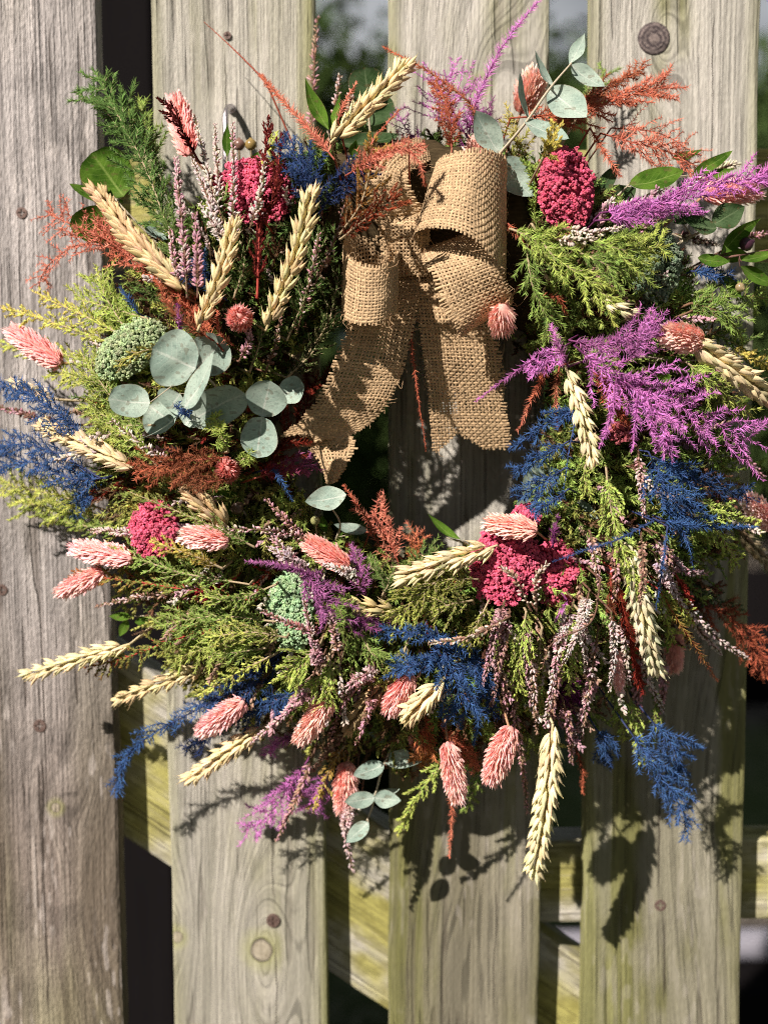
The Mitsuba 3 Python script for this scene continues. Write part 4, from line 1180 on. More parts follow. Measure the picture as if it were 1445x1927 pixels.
leafy('silver_leaf_sprig', 'drooping silver leaved sprig at the bottom middle', 'leaf sprig', None, [(758, 1370), (722, 1440), (700, 1520), (690, 1545)], [
    ((738, 1392), (780, 1384), 11, 56, 60, 'oval', (0, -.7, .7)), ((738, 1392), (690, 1384), 12, 56, 60, 'oval', (0, -.7, .7)), ((735, 1415), (768, 1440), 22, 54, 52, 'oval', (.1, -1, -.1)), ((722, 1440), (664, 1464), 18, 56, 62, 'oval', (-.2, -.9, .5)),
    ((724, 1440), (796, 1440), 10, 54, 56, 'oval', (.1, -.5, .8)), ((704, 1502), (646, 1512), 17, 54, 60, 'oval', (-.1, -1, .4)), ((702, 1502), (754, 1508), 17, 54, 54, 'oval', (0, -1, .4)), ((700, 1500), (752, 1490), 11, 52, 48, 'oval', (.1, -.5, .8)), ((694, 1548), (652, 1586), 16, 52, 54, 'oval', (-.1, -1, .4))], d=(50, 50))
leafy(LF, 'silver leaves at the lower left edge of the hole, under the ribbon end', 'leaf sprig', None, [(620, 1040), (640, 990), (622, 952)], [
    ((652, 934), (574, 946), 24, 84, 86, 'oval', (-.1, -1, .5)), ((690, 1000), (626, 992), 13, 62, 66, 'oval', (0, -.8, .6))], d=(58, 80))
leafy(LF, 'broad silver leaves behind the blue frond right of the hole', 'leaf sprig', None, [(1120, 980), (1070, 960), (1040, 910)], [
    ((1060, 960), (990, 870), 48, 56, 58, 'oval', (-.2, -1, .2)), ((1080, 930), (1060, 820), 44, 58, 60, 'oval', (.2, -1, .2)), ((1090, 940), (1108, 1042), 30, 64, 70, 'oval', (-.2, -1, .3)), ((1040, 960), (968, 952), 24, 60, 64, 'oval', (0, -1, .6))], d=(54, 60))
leafy('broad_leaf_sprig', 'glossy bright green leaf above the upper purple frond', 'leaf sprig', None, [(1160, 370), (1190, 340)], [
    ((1184, 352), (1286, 326), 26, 68, 70, 'oval', (-.1, -1, .6)), ((1300, 330), (1376, 288), 12, 56, 52, 'oval', (.1, -1, .2)), ((1320, 330), (1380, 322), 10, 54, 52, 'oval', (.1, -.8, .5)), ((1262, 300), (1320, 286), 9, 50, 48, 'oval', (.1, -.8, .5))], 'mat_green_leaf', d=(62, 64))
leafy(LF, 'netted grey green leaves under the head at the upper right edge', 'leaf sprig', None, [(1290, 450), (1330, 430), (1350, 424)], [
    ((1340, 424), (1400, 388), 24, 68, 70, 'oval', (.1, -1, .3)), ((1346, 432), (1282, 418), 22, 70, 74, 'oval', (-.1, -.8, .6)), ((1120, 372), (1162, 310), 14, 62, 60, 'oval', (.2, -1, .3)), ((1270, 400), (1300, 420), 20, 66, 70, 'oval', (0, -1, .3)),
    ((1130, 390), (1196, 356), 26, 60, 60, 'oval', (.1, -1, .1))], 'mat_dull_leaf', d=(60, 66))
leafy('pointed_leaf_sprig', 'laurel like leaves round the dark berry at the right edge', 'leaf sprig', None, [(1340, 488), (1390, 480), (1445, 470)], [
    ((1352, 478), (1424, 408), 17, 62, 58, 'lance', (.2, -1, -.3)), ((1392, 492), (1466, 474), 10, 60, 58, 'lance', (0, -1, .4)), ((1390, 500), (1458, 542), 15, 58, 54, 'lance', (.2, -1, .2)), ((1312, 486), (1372, 496), 13, 66, 68, 'oval', (0, -1, .4)), ((1360, 520), (1392, 560), 12, 60, 58, 'oval', (.2, -1, .2)), ((1350, 476), (1410, 480), 16, 54, 50, 'lance', (0, -1, -.5))],
    'mat_green_leaf', d=(58, 54), col=lin(130, 96, 80))
leafy('pointed_leaf_sprig', 'two smooth green leaves under the peach head at the right', 'leaf sprig', None, [(1210, 670), (1250, 676)], [
    ((1232, 684), (1262, 726), 12, 92, 94, 'oval', (-.2, -1, .2)), ((1246, 672), (1316, 702), 12, 88, 84, 'lance', (.1, -1, .3)), ((1350, 680), (1400, 682), 9, 66, 62, 'lance', (0, -1, .4))], 'mat_green_leaf', d=(84, 88))
leafy('broad_leaf_sprig', 'folded dark green leaf with a nut at the lower left', 'leaf sprig', None, [(470, 980), (450, 950)], [
    ((452, 962), (404, 922), 22, 74, 76, 'oval', (.2, -1, -.2)), ((450, 968), (420, 946), 14, 76, 80, 'oval', (.3, -1, .3)), ((440, 912), (378, 914), 9, 70, 74, 'lance', (0, -.7, -.6))], 'mat_green_leaf', d=(66, 74))
leafy('pointed_leaf_sprig', 'thin curled green leaf at the bottom of the hole against the board', 'leaf sprig', None, [(870, 1020), (840, 1012)], [((866, 1022), (806, 974), 9, 60, 52, 'lance', (.3, -1, .3), .5)], 'mat_green_leaf', d=(58, 58))
leafy('pointed_leaf_sprig', 'small green leaf by the bud at the lower left of the hole', 'leaf sprig', None, [(612, 1030), (610, 990)], [((612, 1004), (604, 970), 9, 68, 66, 'lance', (.5, -1, .1)), ((628, 1030), (644, 1000), 6, 66, 64, 'lance', (.5, -1, .1))], 'mat_green_leaf', d=(62, 66))
leafy('broad_leaf_sprig', 'shaded green leaves showing low at the left board edge', 'leaf sprig', None, [(290, 1160), (250, 1160)], [((250, 1162), (206, 1160), 9, 44, 42, 'lance', (0, -1, .4)), ((240, 1166), (226, 1196), 9, 42, 40, 'oval', (.2, -1, .1)), ((280, 1166), (254, 1172), 9, 44, 44, 'oval', (0, -1, .3))], 'mat_green_leaf', d=(42, 42))
leafy('pointed_leaf_sprig', 'green leaf standing at the hook', 'leaf sprig', None, [(432, 320), (426, 300)], [((428, 296), (426, 234), 9, 44, 40, 'lance', (.2, -1, .1)), ((470, 320), (486, 286), 10, 46, 44, 'oval', (.2, -1, .1))], 'mat_green_leaf', d=(44, 44))
berry('dark purple berry among the leaves at the right edge', (1404, 459), 60, 13, lin(70, 40, 54), (1370, 474), 58)
berry('olive seed pod on a stalk beside the hook', (472, 272), 40, 11, lin(150, 128, 60), (474, 330), 44)
berry('brown seed pod on a stalk left of the olive one', (450, 272), 40, 11, lin(128, 96, 78), (452, 330), 44)
berry('grey brown seed pod in the dark leaves at the lower left', (446, 956), 80, 13, lin(90, 76, 62), (456, 976), 70)
berry('small green bud at the lower left edge of the hole', (593, 980), 74, 9, lin(150, 152, 88), (598, 1010), 64)
berry('round brown nut at the right under the laurel like leaves', (1392, 540), 60, 9, lin(160, 140, 96), (1370, 530), 56)

# ---------------------------------------------------------------- rust dyed feathery stems
def rust(label, pts, style='feather', col=RUST, col2=CORAL, **k):
    sprig('rust_feather_stem', label, 'dyed stem', AR, pts, style, col, col2, stem=k.pop('stem', EMBER), **k)


rust('coral airy frond spreading over the left board at the upper left', [(290, 520), (200, 450), (130, 420), (86, 396)], 'net', CORAL, CORAL, off=0, fl=72, fn=9)
rust('second airy coral frond, pointing down over the left board', [(240, 470), (150, 460), (90, 500), (72, 540)], 'net', CORAL, CORAL, off=-2, fl=46, fn=8)
rust('thick rust frond lying under the large wheat ear at the left', [(420, 660), (340, 560), (250, 480), (170, 410)], 'feather', RUST, CORAL, off=12, fl=46, fn=10, dens=1.7)
rust('short rust plume in front of the soft green yarrow', [(400, 640), (330, 590), (290, 520)], 'brush', RBROWN, RUST, off=16, dens=3.4, ln=18)
rust('bright rust plume rising to a bare thread at the top left of the wheat', [(630, 300), (580, 240), (520, 175), (490, 140)], 'brush', CORAL, RUST, off=14, dens=4.4, ln=16)
rust('bare thread curving up over the pale board to its top screw', [(500, 152), (440, 92), (384, 40)], 'brush', lin(120, 74, 54), lin(120, 90, 66), off=0, dens=.5, ln=6, d=(44, 22))
rust('arched rust frond crossing the board above the bow', [(905, 250), (880, 190), (800, 130), (722, 88)], 'brush', RBROWN, RUST, off=4, dens=2.4, ln=14)
rust('upright rust plume above the dark gap in the bow', [(850, 290), (848, 235), (838, 190), (820, 150)], 'feather', EMBER, RUST, off=14, fl=34, dens=1.8)
rust('thin rust sprig standing between wheat and bow', [(680, 310), (700, 265), (752, 205)], 'brush', CORAL, RUST, off=16, dens=2.2, ln=10)
rust('short rust sprig beside the upper wheat ear', [(636, 226), (650, 190), (672, 152)], 'brush', CORAL, CORAL, off=12, dens=2.6, ln=10)
rust('rust frond draped over the left back loop of the bow', [(650, 330), (720, 290), (800, 272)], 'feather', CORAL, CORAL, off=34, fl=34, dens=1.8, d=(100, 108))
rust('rust frond tip hanging into the dark gap of the bow', [(770, 280), (790, 310), (800, 348)], 'brush', CORAL, RUST, d=(110, 106), dens=2.6)
rust('long thick rust frond reaching right at the top right', [(960, 222), (1080, 210), (1180, 180), (1272, 156)], 'feather', RUST, CORAL, off=8, fl=70, fa=26, fn=11, dens=1.9)
rust('second rust frond above the long one at the top right', [(1040, 250), (1120, 180), (1220, 122)], 'feather', RBROWN, RUST, off=4, fl=44, fa=24, dens=1.7)
rust('spreading coral frond over the glossy green leaf', [(1130, 250), (1200, 270), (1270, 290), (1356, 340)], 'feather', CORAL, RUST, off=10, fl=60, fn=10, dens=1.25)
rust('lighter coral frond over the greenish board at the right', [(1150, 240), (1240, 250), (1310, 290)], 'net', CORAL, CORAL, off=2, fl=56, fn=9)
rust('rust tassel hanging right of the turned pink yarrow', [(1110, 240), (1140, 290), (1168, 332)], 'brush', RUST, CORAL, off=14, dens=3.2, ln=15)
rust('rust sprig low beside the right side of the bow', [(956, 420), (974, 440), (996, 466)], 'brush', RUST, CORAL, off=6, dens=2.6, ln=12)
rust('broad rust brown mass under the silver leaves at the left', [(430, 860), (340, 870), (250, 890)], 'feather', RBROWN, RUST, off=14, fl=58, fn=12, dens=1.9)
rust('second brown plume under the small round coral head', [(440, 900), (380, 905), (300, 880)], 'feather', RBROWN, RBROWN, off=12, fl=44, dens=1.8)
rust('dark red frond in the shade left of the hole', [(480, 900), (540, 880), (598, 874)], 'feather', lin(140, 38, 40), MAUVE, off=14, fl=36, dens=1.8)
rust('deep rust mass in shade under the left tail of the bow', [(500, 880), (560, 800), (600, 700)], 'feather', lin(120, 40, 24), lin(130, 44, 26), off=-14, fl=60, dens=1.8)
rust('fan shaped coral frond at the bottom of the hole', [(750, 1060), (730, 1010), (700, 960)], 'feather', CORAL, CORAL, d=(66, 54), fl=60, fn=12, fa=44, dens=1.2)
rust('thin curved rust tip beside the ribbon end', [(700, 990), (672, 950), (646, 912)], 'brush', CORAL, RUST, d=(66, 76), dens=2.2, ln=11)
rust('golden rust frond right of the fan at the bottom of the hole', [(790, 1070), (780, 1030), (786, 996)], 'feather', lin(206, 120, 54), CORAL, d=(64, 54), fl=36)
rust('long thin rust sprig hanging between the tails of the bow', [(774, 570), (776, 660), (786, 740), (802, 850)], 'brush', RUST, EMBER, d=(62, 72), dens=1.4, ln=9)
rust('left of two rust fronds under the right tail of the bow', [(1030, 690), (1006, 740), (974, 812)], 'brush', RUST, CORAL, off=10, dens=3, ln=14)
rust('right of two rust fronds under the right tail of the bow', [(1052, 690), (1046, 740), (1050, 806)], 'brush', RBROWN, CORAL, off=12, dens=3, ln=14)
rust('rust fluff under the middle of the large purple frond', [(1110, 690), (1150, 740), (1170, 800)], 'feather', RUST, EMBER, off=8, fl=34, dens=1.8)
rust('small orange sprig left of the round pink head', [(440, 650), (412, 624), (408, 584)], 'brush', CORAL, RUST, off=12, dens=2.4, ln=12)
rust('single rust tail hanging lowest at the bottom middle', [(838, 1420), (850, 1510), (845, 1616)], 'brush', RUST, CORAL, d=(56, 42), dens=2.4, ln=12)
rust('rust fronds between the two hanging pink heads', [(830, 1370), (870, 1410), (900, 1452)], 'feather', RUST, CORAL, off=0, fl=32, dens=2)
rust('rust and gold frond above the slim hanging pink head', [(800, 1340), (800, 1400), (790, 1440)], 'feather', RUST, lin(210, 160, 60), off=-4, fl=40, dens=1.8)
rust('orange tipped green and red sprig hanging over the right board', [(1240, 1110), (1290, 1190), (1350, 1282)], 'brush', lin(170, 150, 56), RUST, off=10, dens=1.5, ln=15, stem=RED)
rust('blurred brown fronds drooping over the right gap', [(1280, 1130), (1370, 1160), (1425, 1220), (1445, 1280)], 'feather', EMBER, RUST, d=(40, 26), fl=64, fn=10, dens=1.6)
rust('brown red tail hanging over the gap right of the longest wheat', [(1080, 1400), (1096, 1450), (1096, 1492)], 'brush', EMBER, RUST, d=(40, 34), dens=2, ln=14)
rust('rust sprig in shade under the green sprigs right of the bow', [(1020, 560), (1050, 560), (1066, 590)], 'brush', EMBER, RUST, off=0, dens=2.6, ln=12)

# ---------------------------------------------------------------- blue dyed feathery stems
def blue(label, pts, style='feather', col=BLUE, col2=BLUE, **k):
    k.setdefault('fn', 10 if style == 'feather' else None)
    sprig('blue_feather_stem', label, 'dyed stem', AB, pts, style, col, col2, stem=k.pop('stem', NAVY), droop=.12, **k)


blue('upper blue frond at the left edge, above the wheat', [(170, 830), (110, 780), (50, 740), (-10, 726)], 'feather', off=8, fl=52, fn=10, dens=1.7)
blue('middle blue frond at the left edge, thin and curved', [(190, 900), (100, 850), (30, 836), (-20, 850)], 'feather', off=2, fl=50, dens=1.3)
blue('lower left blue frond spreading over the left board', [(200, 900), (130, 900), (60, 870), (-10, 880)], 'feather', off=0, fl=54, fn=10, dens=1.4)
blue('blue frond drooping onto the left board', [(210, 890), (170, 920), (130, 960)], 'feather', off=2, fl=58, fn=14, dens=1.6, d=(56, 36))
blue('long curved blue frond over the lower left gap', [(520, 1250), (400, 1320), (290, 1380), (236, 1430), (218, 1500)], 'feather', off=-6, fl=44, fa=24, fn=7, dens=1.3, d=(60, 34))
blue('broad dark blue frond at the bottom left', [(540, 1220), (460, 1280), (380, 1340)], 'feather', NAVY, BLUE, off=0, fl=64, fa=30, dens=1.6)
blue('blue frond under the pale pink head at the bottom left', [(560, 1300), (500, 1330), (440, 1360)], 'feather', BLUE, NAVY, off=0, fl=48, dens=1.6)
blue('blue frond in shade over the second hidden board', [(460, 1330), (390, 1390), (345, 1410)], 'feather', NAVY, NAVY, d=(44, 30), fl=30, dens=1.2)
blue('bright blue mass at the bottom middle', [(820, 1180), (850, 1260), (880, 1350)], 'feather', BLUE, BLUE, off=18, fl=66, fn=15, fa=50, dens=1.9)
blue('blue frond over the pink head at the bottom middle', [(860, 1240), (790, 1250), (738, 1262)], 'feather', BLUE, BLUE, off=16, fl=40, fn=11, dens=1.9)
blue('blue frond above the bottom middle mass, reaching left', [(850, 1210), (790, 1192), (700, 1186)], 'feather', BLUE, BLUE, off=12, fl=30, dens=1.8)
blue('blue tassel hanging down left of the fattest pink head', [(880, 1310), (900, 1350), (890, 1402)], 'brush', BLUE, BLUE, off=12, dens=3.4, ln=16)
blue('blue frond filling the right of the bottom middle mass', [(860, 1200), (910, 1270), (930, 1350)], 'feather', BLUE, NAVY, off=14, fl=44, fn=12, dens=1.9)
blue('large blue frond under the purple one at the right', [(1220, 850), (1260, 930), (1300, 990)], 'feather', BLUE, BLUE, off=18, fl=70, fn=16, fa=46, dens=1.8)
blue('blue frond reaching to the right edge under the purple one', [(1230, 860), (1310, 900), (1440, 948)], 'feather', BLUE, NAVY, off=12, fl=40, dens=1.5)
blue('blue frond pointing straight right at the right edge', [(1240, 980), (1320, 990), (1424, 992)], 'brush', BLUE, BLUE, off=22, dens=3.6, ln=15)
blue('thin blue frond reaching left across the joined pink yarrows', [(1230, 980), (1160, 1016), (1100, 1036), (1040, 1058)], 'brush', BLUE, NAVY, off=30, dens=2.0, ln=11, t0=.0)
blue('blue thread hanging beside the palest wheat ear', [(1256, 990), (1246, 1070), (1234, 1150)], 'brush', BLUE, NAVY, off=26, dens=2.0, ln=10)
blue('short blue thread hanging near the right edge', [(1280, 990), (1296, 1030), (1306, 1072)], 'brush', BLUE, NAVY, off=20, dens=2.0, ln=10)
blue('uppermost blue frond right of the hole, under the rust fronds', [(1090, 770), (1040, 790), (958, 850)], 'feather', BLUE, BLUE, off=14, fl=30, dens=1.6)
blue('middle blue frond right of the hole, over silver leaves', [(1070, 830), (1020, 860), (966, 890)], 'feather', BLUE, BLUE, off=16, fl=38, dens=1.6)
blue('blue frond just above the small pink yarrow tuft', [(1064, 880), (1020, 910), (976, 940)], 'feather', BLUE, BLUE, off=16, fl=40, fn=11, dens=1.4)
blue('lowest blue frond right of the hole', [(1070, 920), (1030, 950), (1000, 966)], 'feather', BLUE, BLUE, off=18, fl=26, dens=1.6)
blue('bare blue stem between the wheat and the silver leaves', [(1090, 760), (1072, 840), (1060, 930)], 'brush', BLUE, BLUE, off=14, dens=.7, ln=10)
blue('blue frond hanging over the right board below the heather', [(1180, 1370), (1230, 1440), (1270, 1500), (1302, 1562)], 'feather', BLUE, BLUE, d=(62, 40), fl=70, fa=30, fn=9, dens=1.5)
blue('second blue frond behind the hanging green sprigs', [(1220, 1350), (1270, 1410), (1280, 1460)], 'feather', BLUE, BLUE, d=(58, 40), fl=64, fn=12, dens=1.5)
blue('blue tuft left of the hanging green sprigs at the lower right', [(1120, 1370), (1140, 1400), (1136, 1440)], 'feather', BLUE, NAVY, d=(56, 40), fl=40, fn=14, dens=1.5)
blue('dark navy plume at the top beside the upper pink yarrow', [(590, 400), (580, 330), (526, 262)], 'feather', NAVY, BLUE, off=14, fl=58, fn=13, dens=1.8)
blue('navy frond in the shade above the tall wheat ear', [(600, 400), (640, 350), (690, 320)], 'feather', NAVY, NAVY, off=8, fl=50, dens=1.6)
blue('navy tuft between the wheat ears at the upper left', [(420, 560), (380, 520), (366, 490)], 'feather', NAVY, BLUE, off=8, fl=40, fn=14, dens=1.8)
blue('small blue tip in the shade left of the hole', [(510, 880), (530, 905), (552, 944)], 'brush', BLUE, BLUE, off=16, dens=3, ln=11)
blue('blue tip above the soft green yarrow at the left', [(260, 590), (240, 560), (226, 540)], 'brush', BLUE, NAVY, off=4, dens=3, ln=13)
blue('small blue tuft under the edge on silver leaf', [(340, 770), (350, 780), (330, 760)], 'feather', BLUE, NAVY, d=(100, 104), fl=16, fn=20)
blue('dark blue tuft under the laurel like leaves at the right', [(1300, 510), (1340, 514), (1386, 528)], 'feather', BLUE, NAVY, off=2, fl=26, dens=2)

# ---------------------------------------------------------------- purple dyed feathery stems
def purple(label, pts, style='feather', col=MAG, col2=MAG, **k):
    sprig('purple_feather_stem', label, 'dyed stem', AM, pts, style, col, col2, stem=k.pop('stem', PLUM), **k)


purple('purple frond rising to the top edge against the board', [(880, 260), (900, 180), (950, 80), (1012, 2)], 'brush', lin(206, 130, 200, 1), lin(206, 130, 200, 1), d=(60, 40), ln=19, dens=3.4)
purple('misty purple frond on the board behind the rust arch', [(880, 260), (850, 200), (836, 130)], 'net', lin(200, 124, 192, 1), lin(200, 124, 192, 1), d=(52, 34), fl=84, fn=17, off=0)
purple('purple tuft against the board above the left back loop', [(800, 280), (770, 250), (734, 190)], 'net', MAUVE, MAUVE, d=(52, 32), fl=32, fn=10)
purple('plum frond behind the upright rust plume', [(880, 300), (900, 250), (910, 200)], 'feather', PLUM, MAUVE, d=(56, 46), fl=44)
purple('bright purple frond sweeping right across the upper right', [(1120, 415), (1200, 405), (1290, 360), (1400, 338), (1455, 332)], 'feather', MAG, MAG, off=18, fl=64, fa=26, fn=9, dens=2.0)
purple('second purple frond under the upper right one', [(1130, 400), (1220, 390), (1330, 400)], 'feather', MAG, MAG, off=14, fl=40, fa=26, dens=1.7)
purple('large bright purple frond across the right, pointing to the right edge', [(1080, 650), (1170, 720), (1290, 770), (1445, 846)], 'feather', MAG, MAG, off=26, fl=110, fa=46, fn=9, dens=1.5, ln=15)
purple('purple side frond drooping under the large one', [(1180, 720), (1240, 780), (1264, 870)], 'feather', MAG, MAG, off=28, fl=54, fn=10, dens=1.5)
purple('purple side frond drooping left under the large one', [(1160, 710), (1150, 780), (1128, 842)], 'brush', MAG, MAG, off=28, dens=2.6, ln=15)
purple('second drooping purple side frond, in the middle', [(1200, 740), (1196, 790), (1190, 848)], 'brush', MAG, MAG, off=28, dens=2.8, ln=15)
purple('dark purple frond above the large bright one', [(1070, 640), (1150, 650), (1250, 600)], 'feather', MAUVE, MAG, off=14, fl=60, fn=12, dens=1.5)
purple('purple frond end standing up beside the dark green yarrow', [(1180, 680), (1210, 640), (1236, 590)], 'feather', MAUVE, MAG, off=18, fl=34, dens=1.8)
purple('purple tuft left of the hanging slim wheat ear', [(1064, 650), (1030, 680), (990, 700)], 'feather', MAG, MAG, off=22, fl=40, fn=12, dens=1.7)
purple('thin purple tail over the frayed edge of the right ribbon tail', [(1000, 680), (960, 706), (894, 756)], 'brush', MAUVE, MAG, d=(98, 92), dens=2.6, ln=12)
purple('faded purple plume over the top of the slim wheat ear', [(1070, 690), (1050, 650), (1036, 610)], 'brush', lin(196, 130, 176), MAG, off=20, dens=3, ln=17)
purple('mauve tail lying left over the green yarrow at the bottom', [(600, 1090), (540, 1066), (462, 1056)], 'brush', MAUVE, MAUVE, off=22, dens=4, ln=13)
purple('mauve mass between green yarrow and coral head', [(560, 1070), (600, 1110), (640, 1170)], 'feather', MAUVE, MAUVE, off=20, fl=56, fn=15, fa=50, dens=1.9)
purple('mauve frond right of the coral head at the hole', [(690, 1130), (680, 1080), (660, 1040)], 'feather', MAUVE, MAUVE, off=6, fl=40, fn=12, dens=1.6)
purple('dark plum frond under the short wheat stub', [(620, 1160), (680, 1170), (730, 1160)], 'feather', PLUM, MAUVE, off=12, fl=36, dens=1.9)
purple('bright purple frond hanging at the bottom left over the pale board', [(580, 1430), (540, 1490), (500, 1540), (456, 1566)], 'feather', MAG, MAG, d=(40, 22), fl=56, fn=9, dens=1.2)
purple('blurred purple fluff behind the hanging dull pink head', [(620, 1450), (590, 1500), (580, 1530)], 'net', MAG, MAG, d=(40, 20), fl=50, fn=14)
purple('purple wisp beside the peach head at the bottom left', [(560, 1380), (520, 1400), (498, 1424)], 'feather', MAG, MAG, d=(40, 26), fl=22)
purple('tiny purple tip above the largest silver leaf', [(340, 630), (336, 600), (334, 570)], 'brush', MAUVE, PLUM, off=14, dens=3.4, ln=12)
purple('purple tuft right of the small pink yarrow tuft', [(1040, 1030), (1044, 1000), (1050, 970)], 'brush', PLUM, MAUVE, off=10, dens=4, ln=14)
purple('plum shade frond among the hanging heather at the right', [(1060, 1260), (1070, 1300), (1060, 1340)], 'feather', PLUM, PLUM, off=-6, fl=44, dens=1.6)
purple('small magenta wisp on the white heather below the pink yarrow', [(1068, 1130), (1056, 1150), (1044, 1170)], 'brush', MAG, MAG, off=18, dens=3, ln=9)

# ---------------------------------------------------------------- green sprigs
def green(label, pts, style='fir', col=GREEN, col2=BRIGHT, name='green_needle_sprig', **k):
    sprig(name, label, 'green sprig', GS, pts, style, col, col2, stem=k.pop('stem', STRAW), **k)


green('tallest bright green sprig, standing out at the top left', [(330, 470), (280, 330), (230, 230), (176, 130)], col=lin(92, 132, 56), col2=lin(112, 156, 66), off=2, fl=74, fn=9, ln=19, dens=1.15)
green('side branch of green needles left of the tallest sprig', [(240, 270), (200, 210), (142, 172)], col=lin(92, 132, 56), col2=lin(112, 156, 66), off=0, fl=34, ln=17, dens=1.1)
green('green sprig right of the tallest one, against the dark gap', [(310, 360), (280, 260), (262, 184)], col=lin(92, 132, 56), off=2, fl=40, ln=18, dens=1.1)
green('lower green sprig beside the pink heather at the upper left', [(370, 520), (320, 430), (280, 350)], col=DEEP, col2=GREEN, off=8, fl=54, ln=18, dens=1.1)
green('yellow tipped sprig uppermost at the left edge', [(230, 630), (150, 590), (60, 548)], 'scale', LIME, YELLOW, off=4, fl=34)
green('yellow tipped sprig pointing left above the furthest left pink head', [(220, 650), (110, 610), (0, 576)], 'scale', LIME, YELLOW, off=2, fl=30)
green('lime sprig behind the furthest left pink head', [(200, 690), (90, 660), (-10, 650)], 'scale', LIME, LIME, d=(50, 24), fl=34)
green('upright green sprig above the soft green yarrow', [(250, 640), (200, 560), (180, 500)], 'fir', BRIGHT, LIME, off=4, fl=50)
green('olive sprig lying over the soft green yarrow', [(320, 660), (270, 660), (216, 690)], 'scale', lin(150, 156, 52), lin(190, 186, 70), off=20, fl=28, fn=7, d=(92, 96))
green('green needles left of the round silver leaves', [(250, 800), (190, 720), (150, 660)], 'fir', GREEN, LIME, off=8, fl=56, fn=9)
green('green sprig under the upper blue frond at the left', [(290, 850), (210, 790), (150, 760)], 'fir', GREEN, LIME, off=4, fl=50)
green('small green sprig between silver leaf and wheat at the left', [(300, 880), (250, 830), (200, 800)], 'fir', BRIGHT, LIME, off=12, fl=40)
green('lime sprig low on the left board, blurred by distance', [(200, 960), (100, 930), (-10, 908)], 'fir', LIME, LIME, d=(44, 18), fl=60, fn=14)
green('lime sprig just under the blurred one on the left board', [(210, 980), (110, 960), (20, 940)], 'fir', BRIGHT, LIME, d=(40, 14), fl=50, fn=13)
green('blurred green sprig under the lowest left blue frond', [(240, 990), (160, 990), (80, 970)], 'scale', GREEN, LIME, d=(46, 20), fl=40)
green('star shaped bright green tip under the silver leaves', [(430, 850), (415, 815), (402, 780)], 'star', BRIGHT, LIME, off=20, fl=26, fn=14)
green('second star shaped green tip beside the small coral head', [(450, 870), (465, 860), (480, 860)], 'star', BRIGHT, LIME, off=18, fl=18, fn=16)
green('olive sprig crossing the foot of the left pink yarrow', [(480, 1030), (400, 990), (245, 926)], 'scale', GREEN, lin(170, 164, 70), off=14, fl=30)
green('yellow sprig right below the left pink yarrow', [(420, 1070), (350, 1040), (285, 1020)], 'scale', lin(170, 150, 50), YELLOW, off=16, fl=30, dens=.8)
green('long green sprig pointing left under the left pink yarrow', [(470, 1100), (350, 1080), (250, 1050), (190, 1044)], 'scale', GREEN, BRIGHT, off=12, fl=44, fn=10)
green('long green sprig pointing left, with a red tip over pale pink head', [(480, 1130), (350, 1110), (220, 1090), (130, 1086)], 'scale', GREEN, lin(180, 90, 40), off=12, fl=38, fn=9, stem=RED)
green('dense green sprig low at the left above the wheat', [(520, 1170), (400, 1160), (290, 1180)], 'fir', GREEN, BRIGHT, off=8, fl=52, fn=11)
green('green sprig with reddish tip lying on the furthest left wheat ear', [(460, 1170), (340, 1200), (230, 1240), (160, 1256)], 'scale', GREEN, lin(150, 84, 44), off=6, fl=34, stem=RED)
green('green sprig above the second wheat ear at the lower left', [(520, 1190), (420, 1210), (310, 1246)], 'fir', BRIGHT, LIME, off=8, fl=48, fn=10)
green('green sprig under the dense one at the lower left', [(500, 1220), (430, 1230), (370, 1240)], 'fir', GREEN, LIME, off=6, fl=40)
green('thin lime sprig over the dark blue frond at the bottom left', [(520, 1230), (440, 1270), (372, 1310)], 'scale', LIME, LIME, off=8, fl=26)
green('thick green sprig left of the bottom green yarrow', [(520, 1100), (440, 1130), (380, 1120)], 'scale', GREEN, LIME, off=12, fl=44, fn=12)
green('bright green tuft below the bottom green yarrow', [(600, 1220), (560, 1250), (536, 1280)], 'scale', BRIGHT, LIME, off=20, fl=50, fn=18, dens=.8)
green('green sprig hanging below the bottom green yarrow', [(620, 1230), (620, 1290), (606, 1350)], 'scale', BRIGHT, LIME, off=16, fl=36, fn=11)
green('dense olive sprig in the bottom middle right of the wheat stub', [(860, 1070), (800, 1110), (740, 1170)], 'scale', lin(132, 138, 48), LIME, off=16, fl=60, fn=17, dens=.8)
green('olive sprig under the fat wheat ear', [(900, 1090), (850, 1090), (790, 1100)], 'scale', lin(132, 138, 48), LIME, off=14, fl=50, fn=17, dens=.8)
green('small green star tuft under the mauve mass', [(660, 1180), (640, 1150), (650, 1120)], 'star', GREEN, BRIGHT, off=20, fl=22, fn=18)
green('green needles right of the mauve mass', [(720, 1120), (730, 1090), (680, 1060)], 'fir', DEEP, GREEN, off=8, fl=40, fn=14)
green('green needles right at the bottom edge of the hole', [(800, 1090), (790, 1060), (820, 1040)], 'fir', DEEP, GREEN, off=4, fl=40, fn=14)
green('green sprig in the bottom middle under the blue mass', [(680, 1190), (700, 1230), (740, 1250)], 'fir', GREEN, BRIGHT, off=10, fl=46, fn=14)
green('hanging green sprig right of the bottom silver leaves', [(870, 1400), (820, 1450), (780, 1510), (748, 1572)], 'scale', BRIGHT, LIME, d=(58, 44), fl=30, fn=9, dens=.9)
green('green sprig behind the fattest hanging pink head', [(900, 1440), (894, 1480), (876, 1528)], 'scale', GREEN, BRIGHT, d=(38, 26), fl=26)
green('yellow tip hanging left of the dull pink head', [(650, 1400), (620, 1450), (588, 1528)], 'scale', lin(160, 120, 50), YELLOW, d=(54, 40), fl=24)
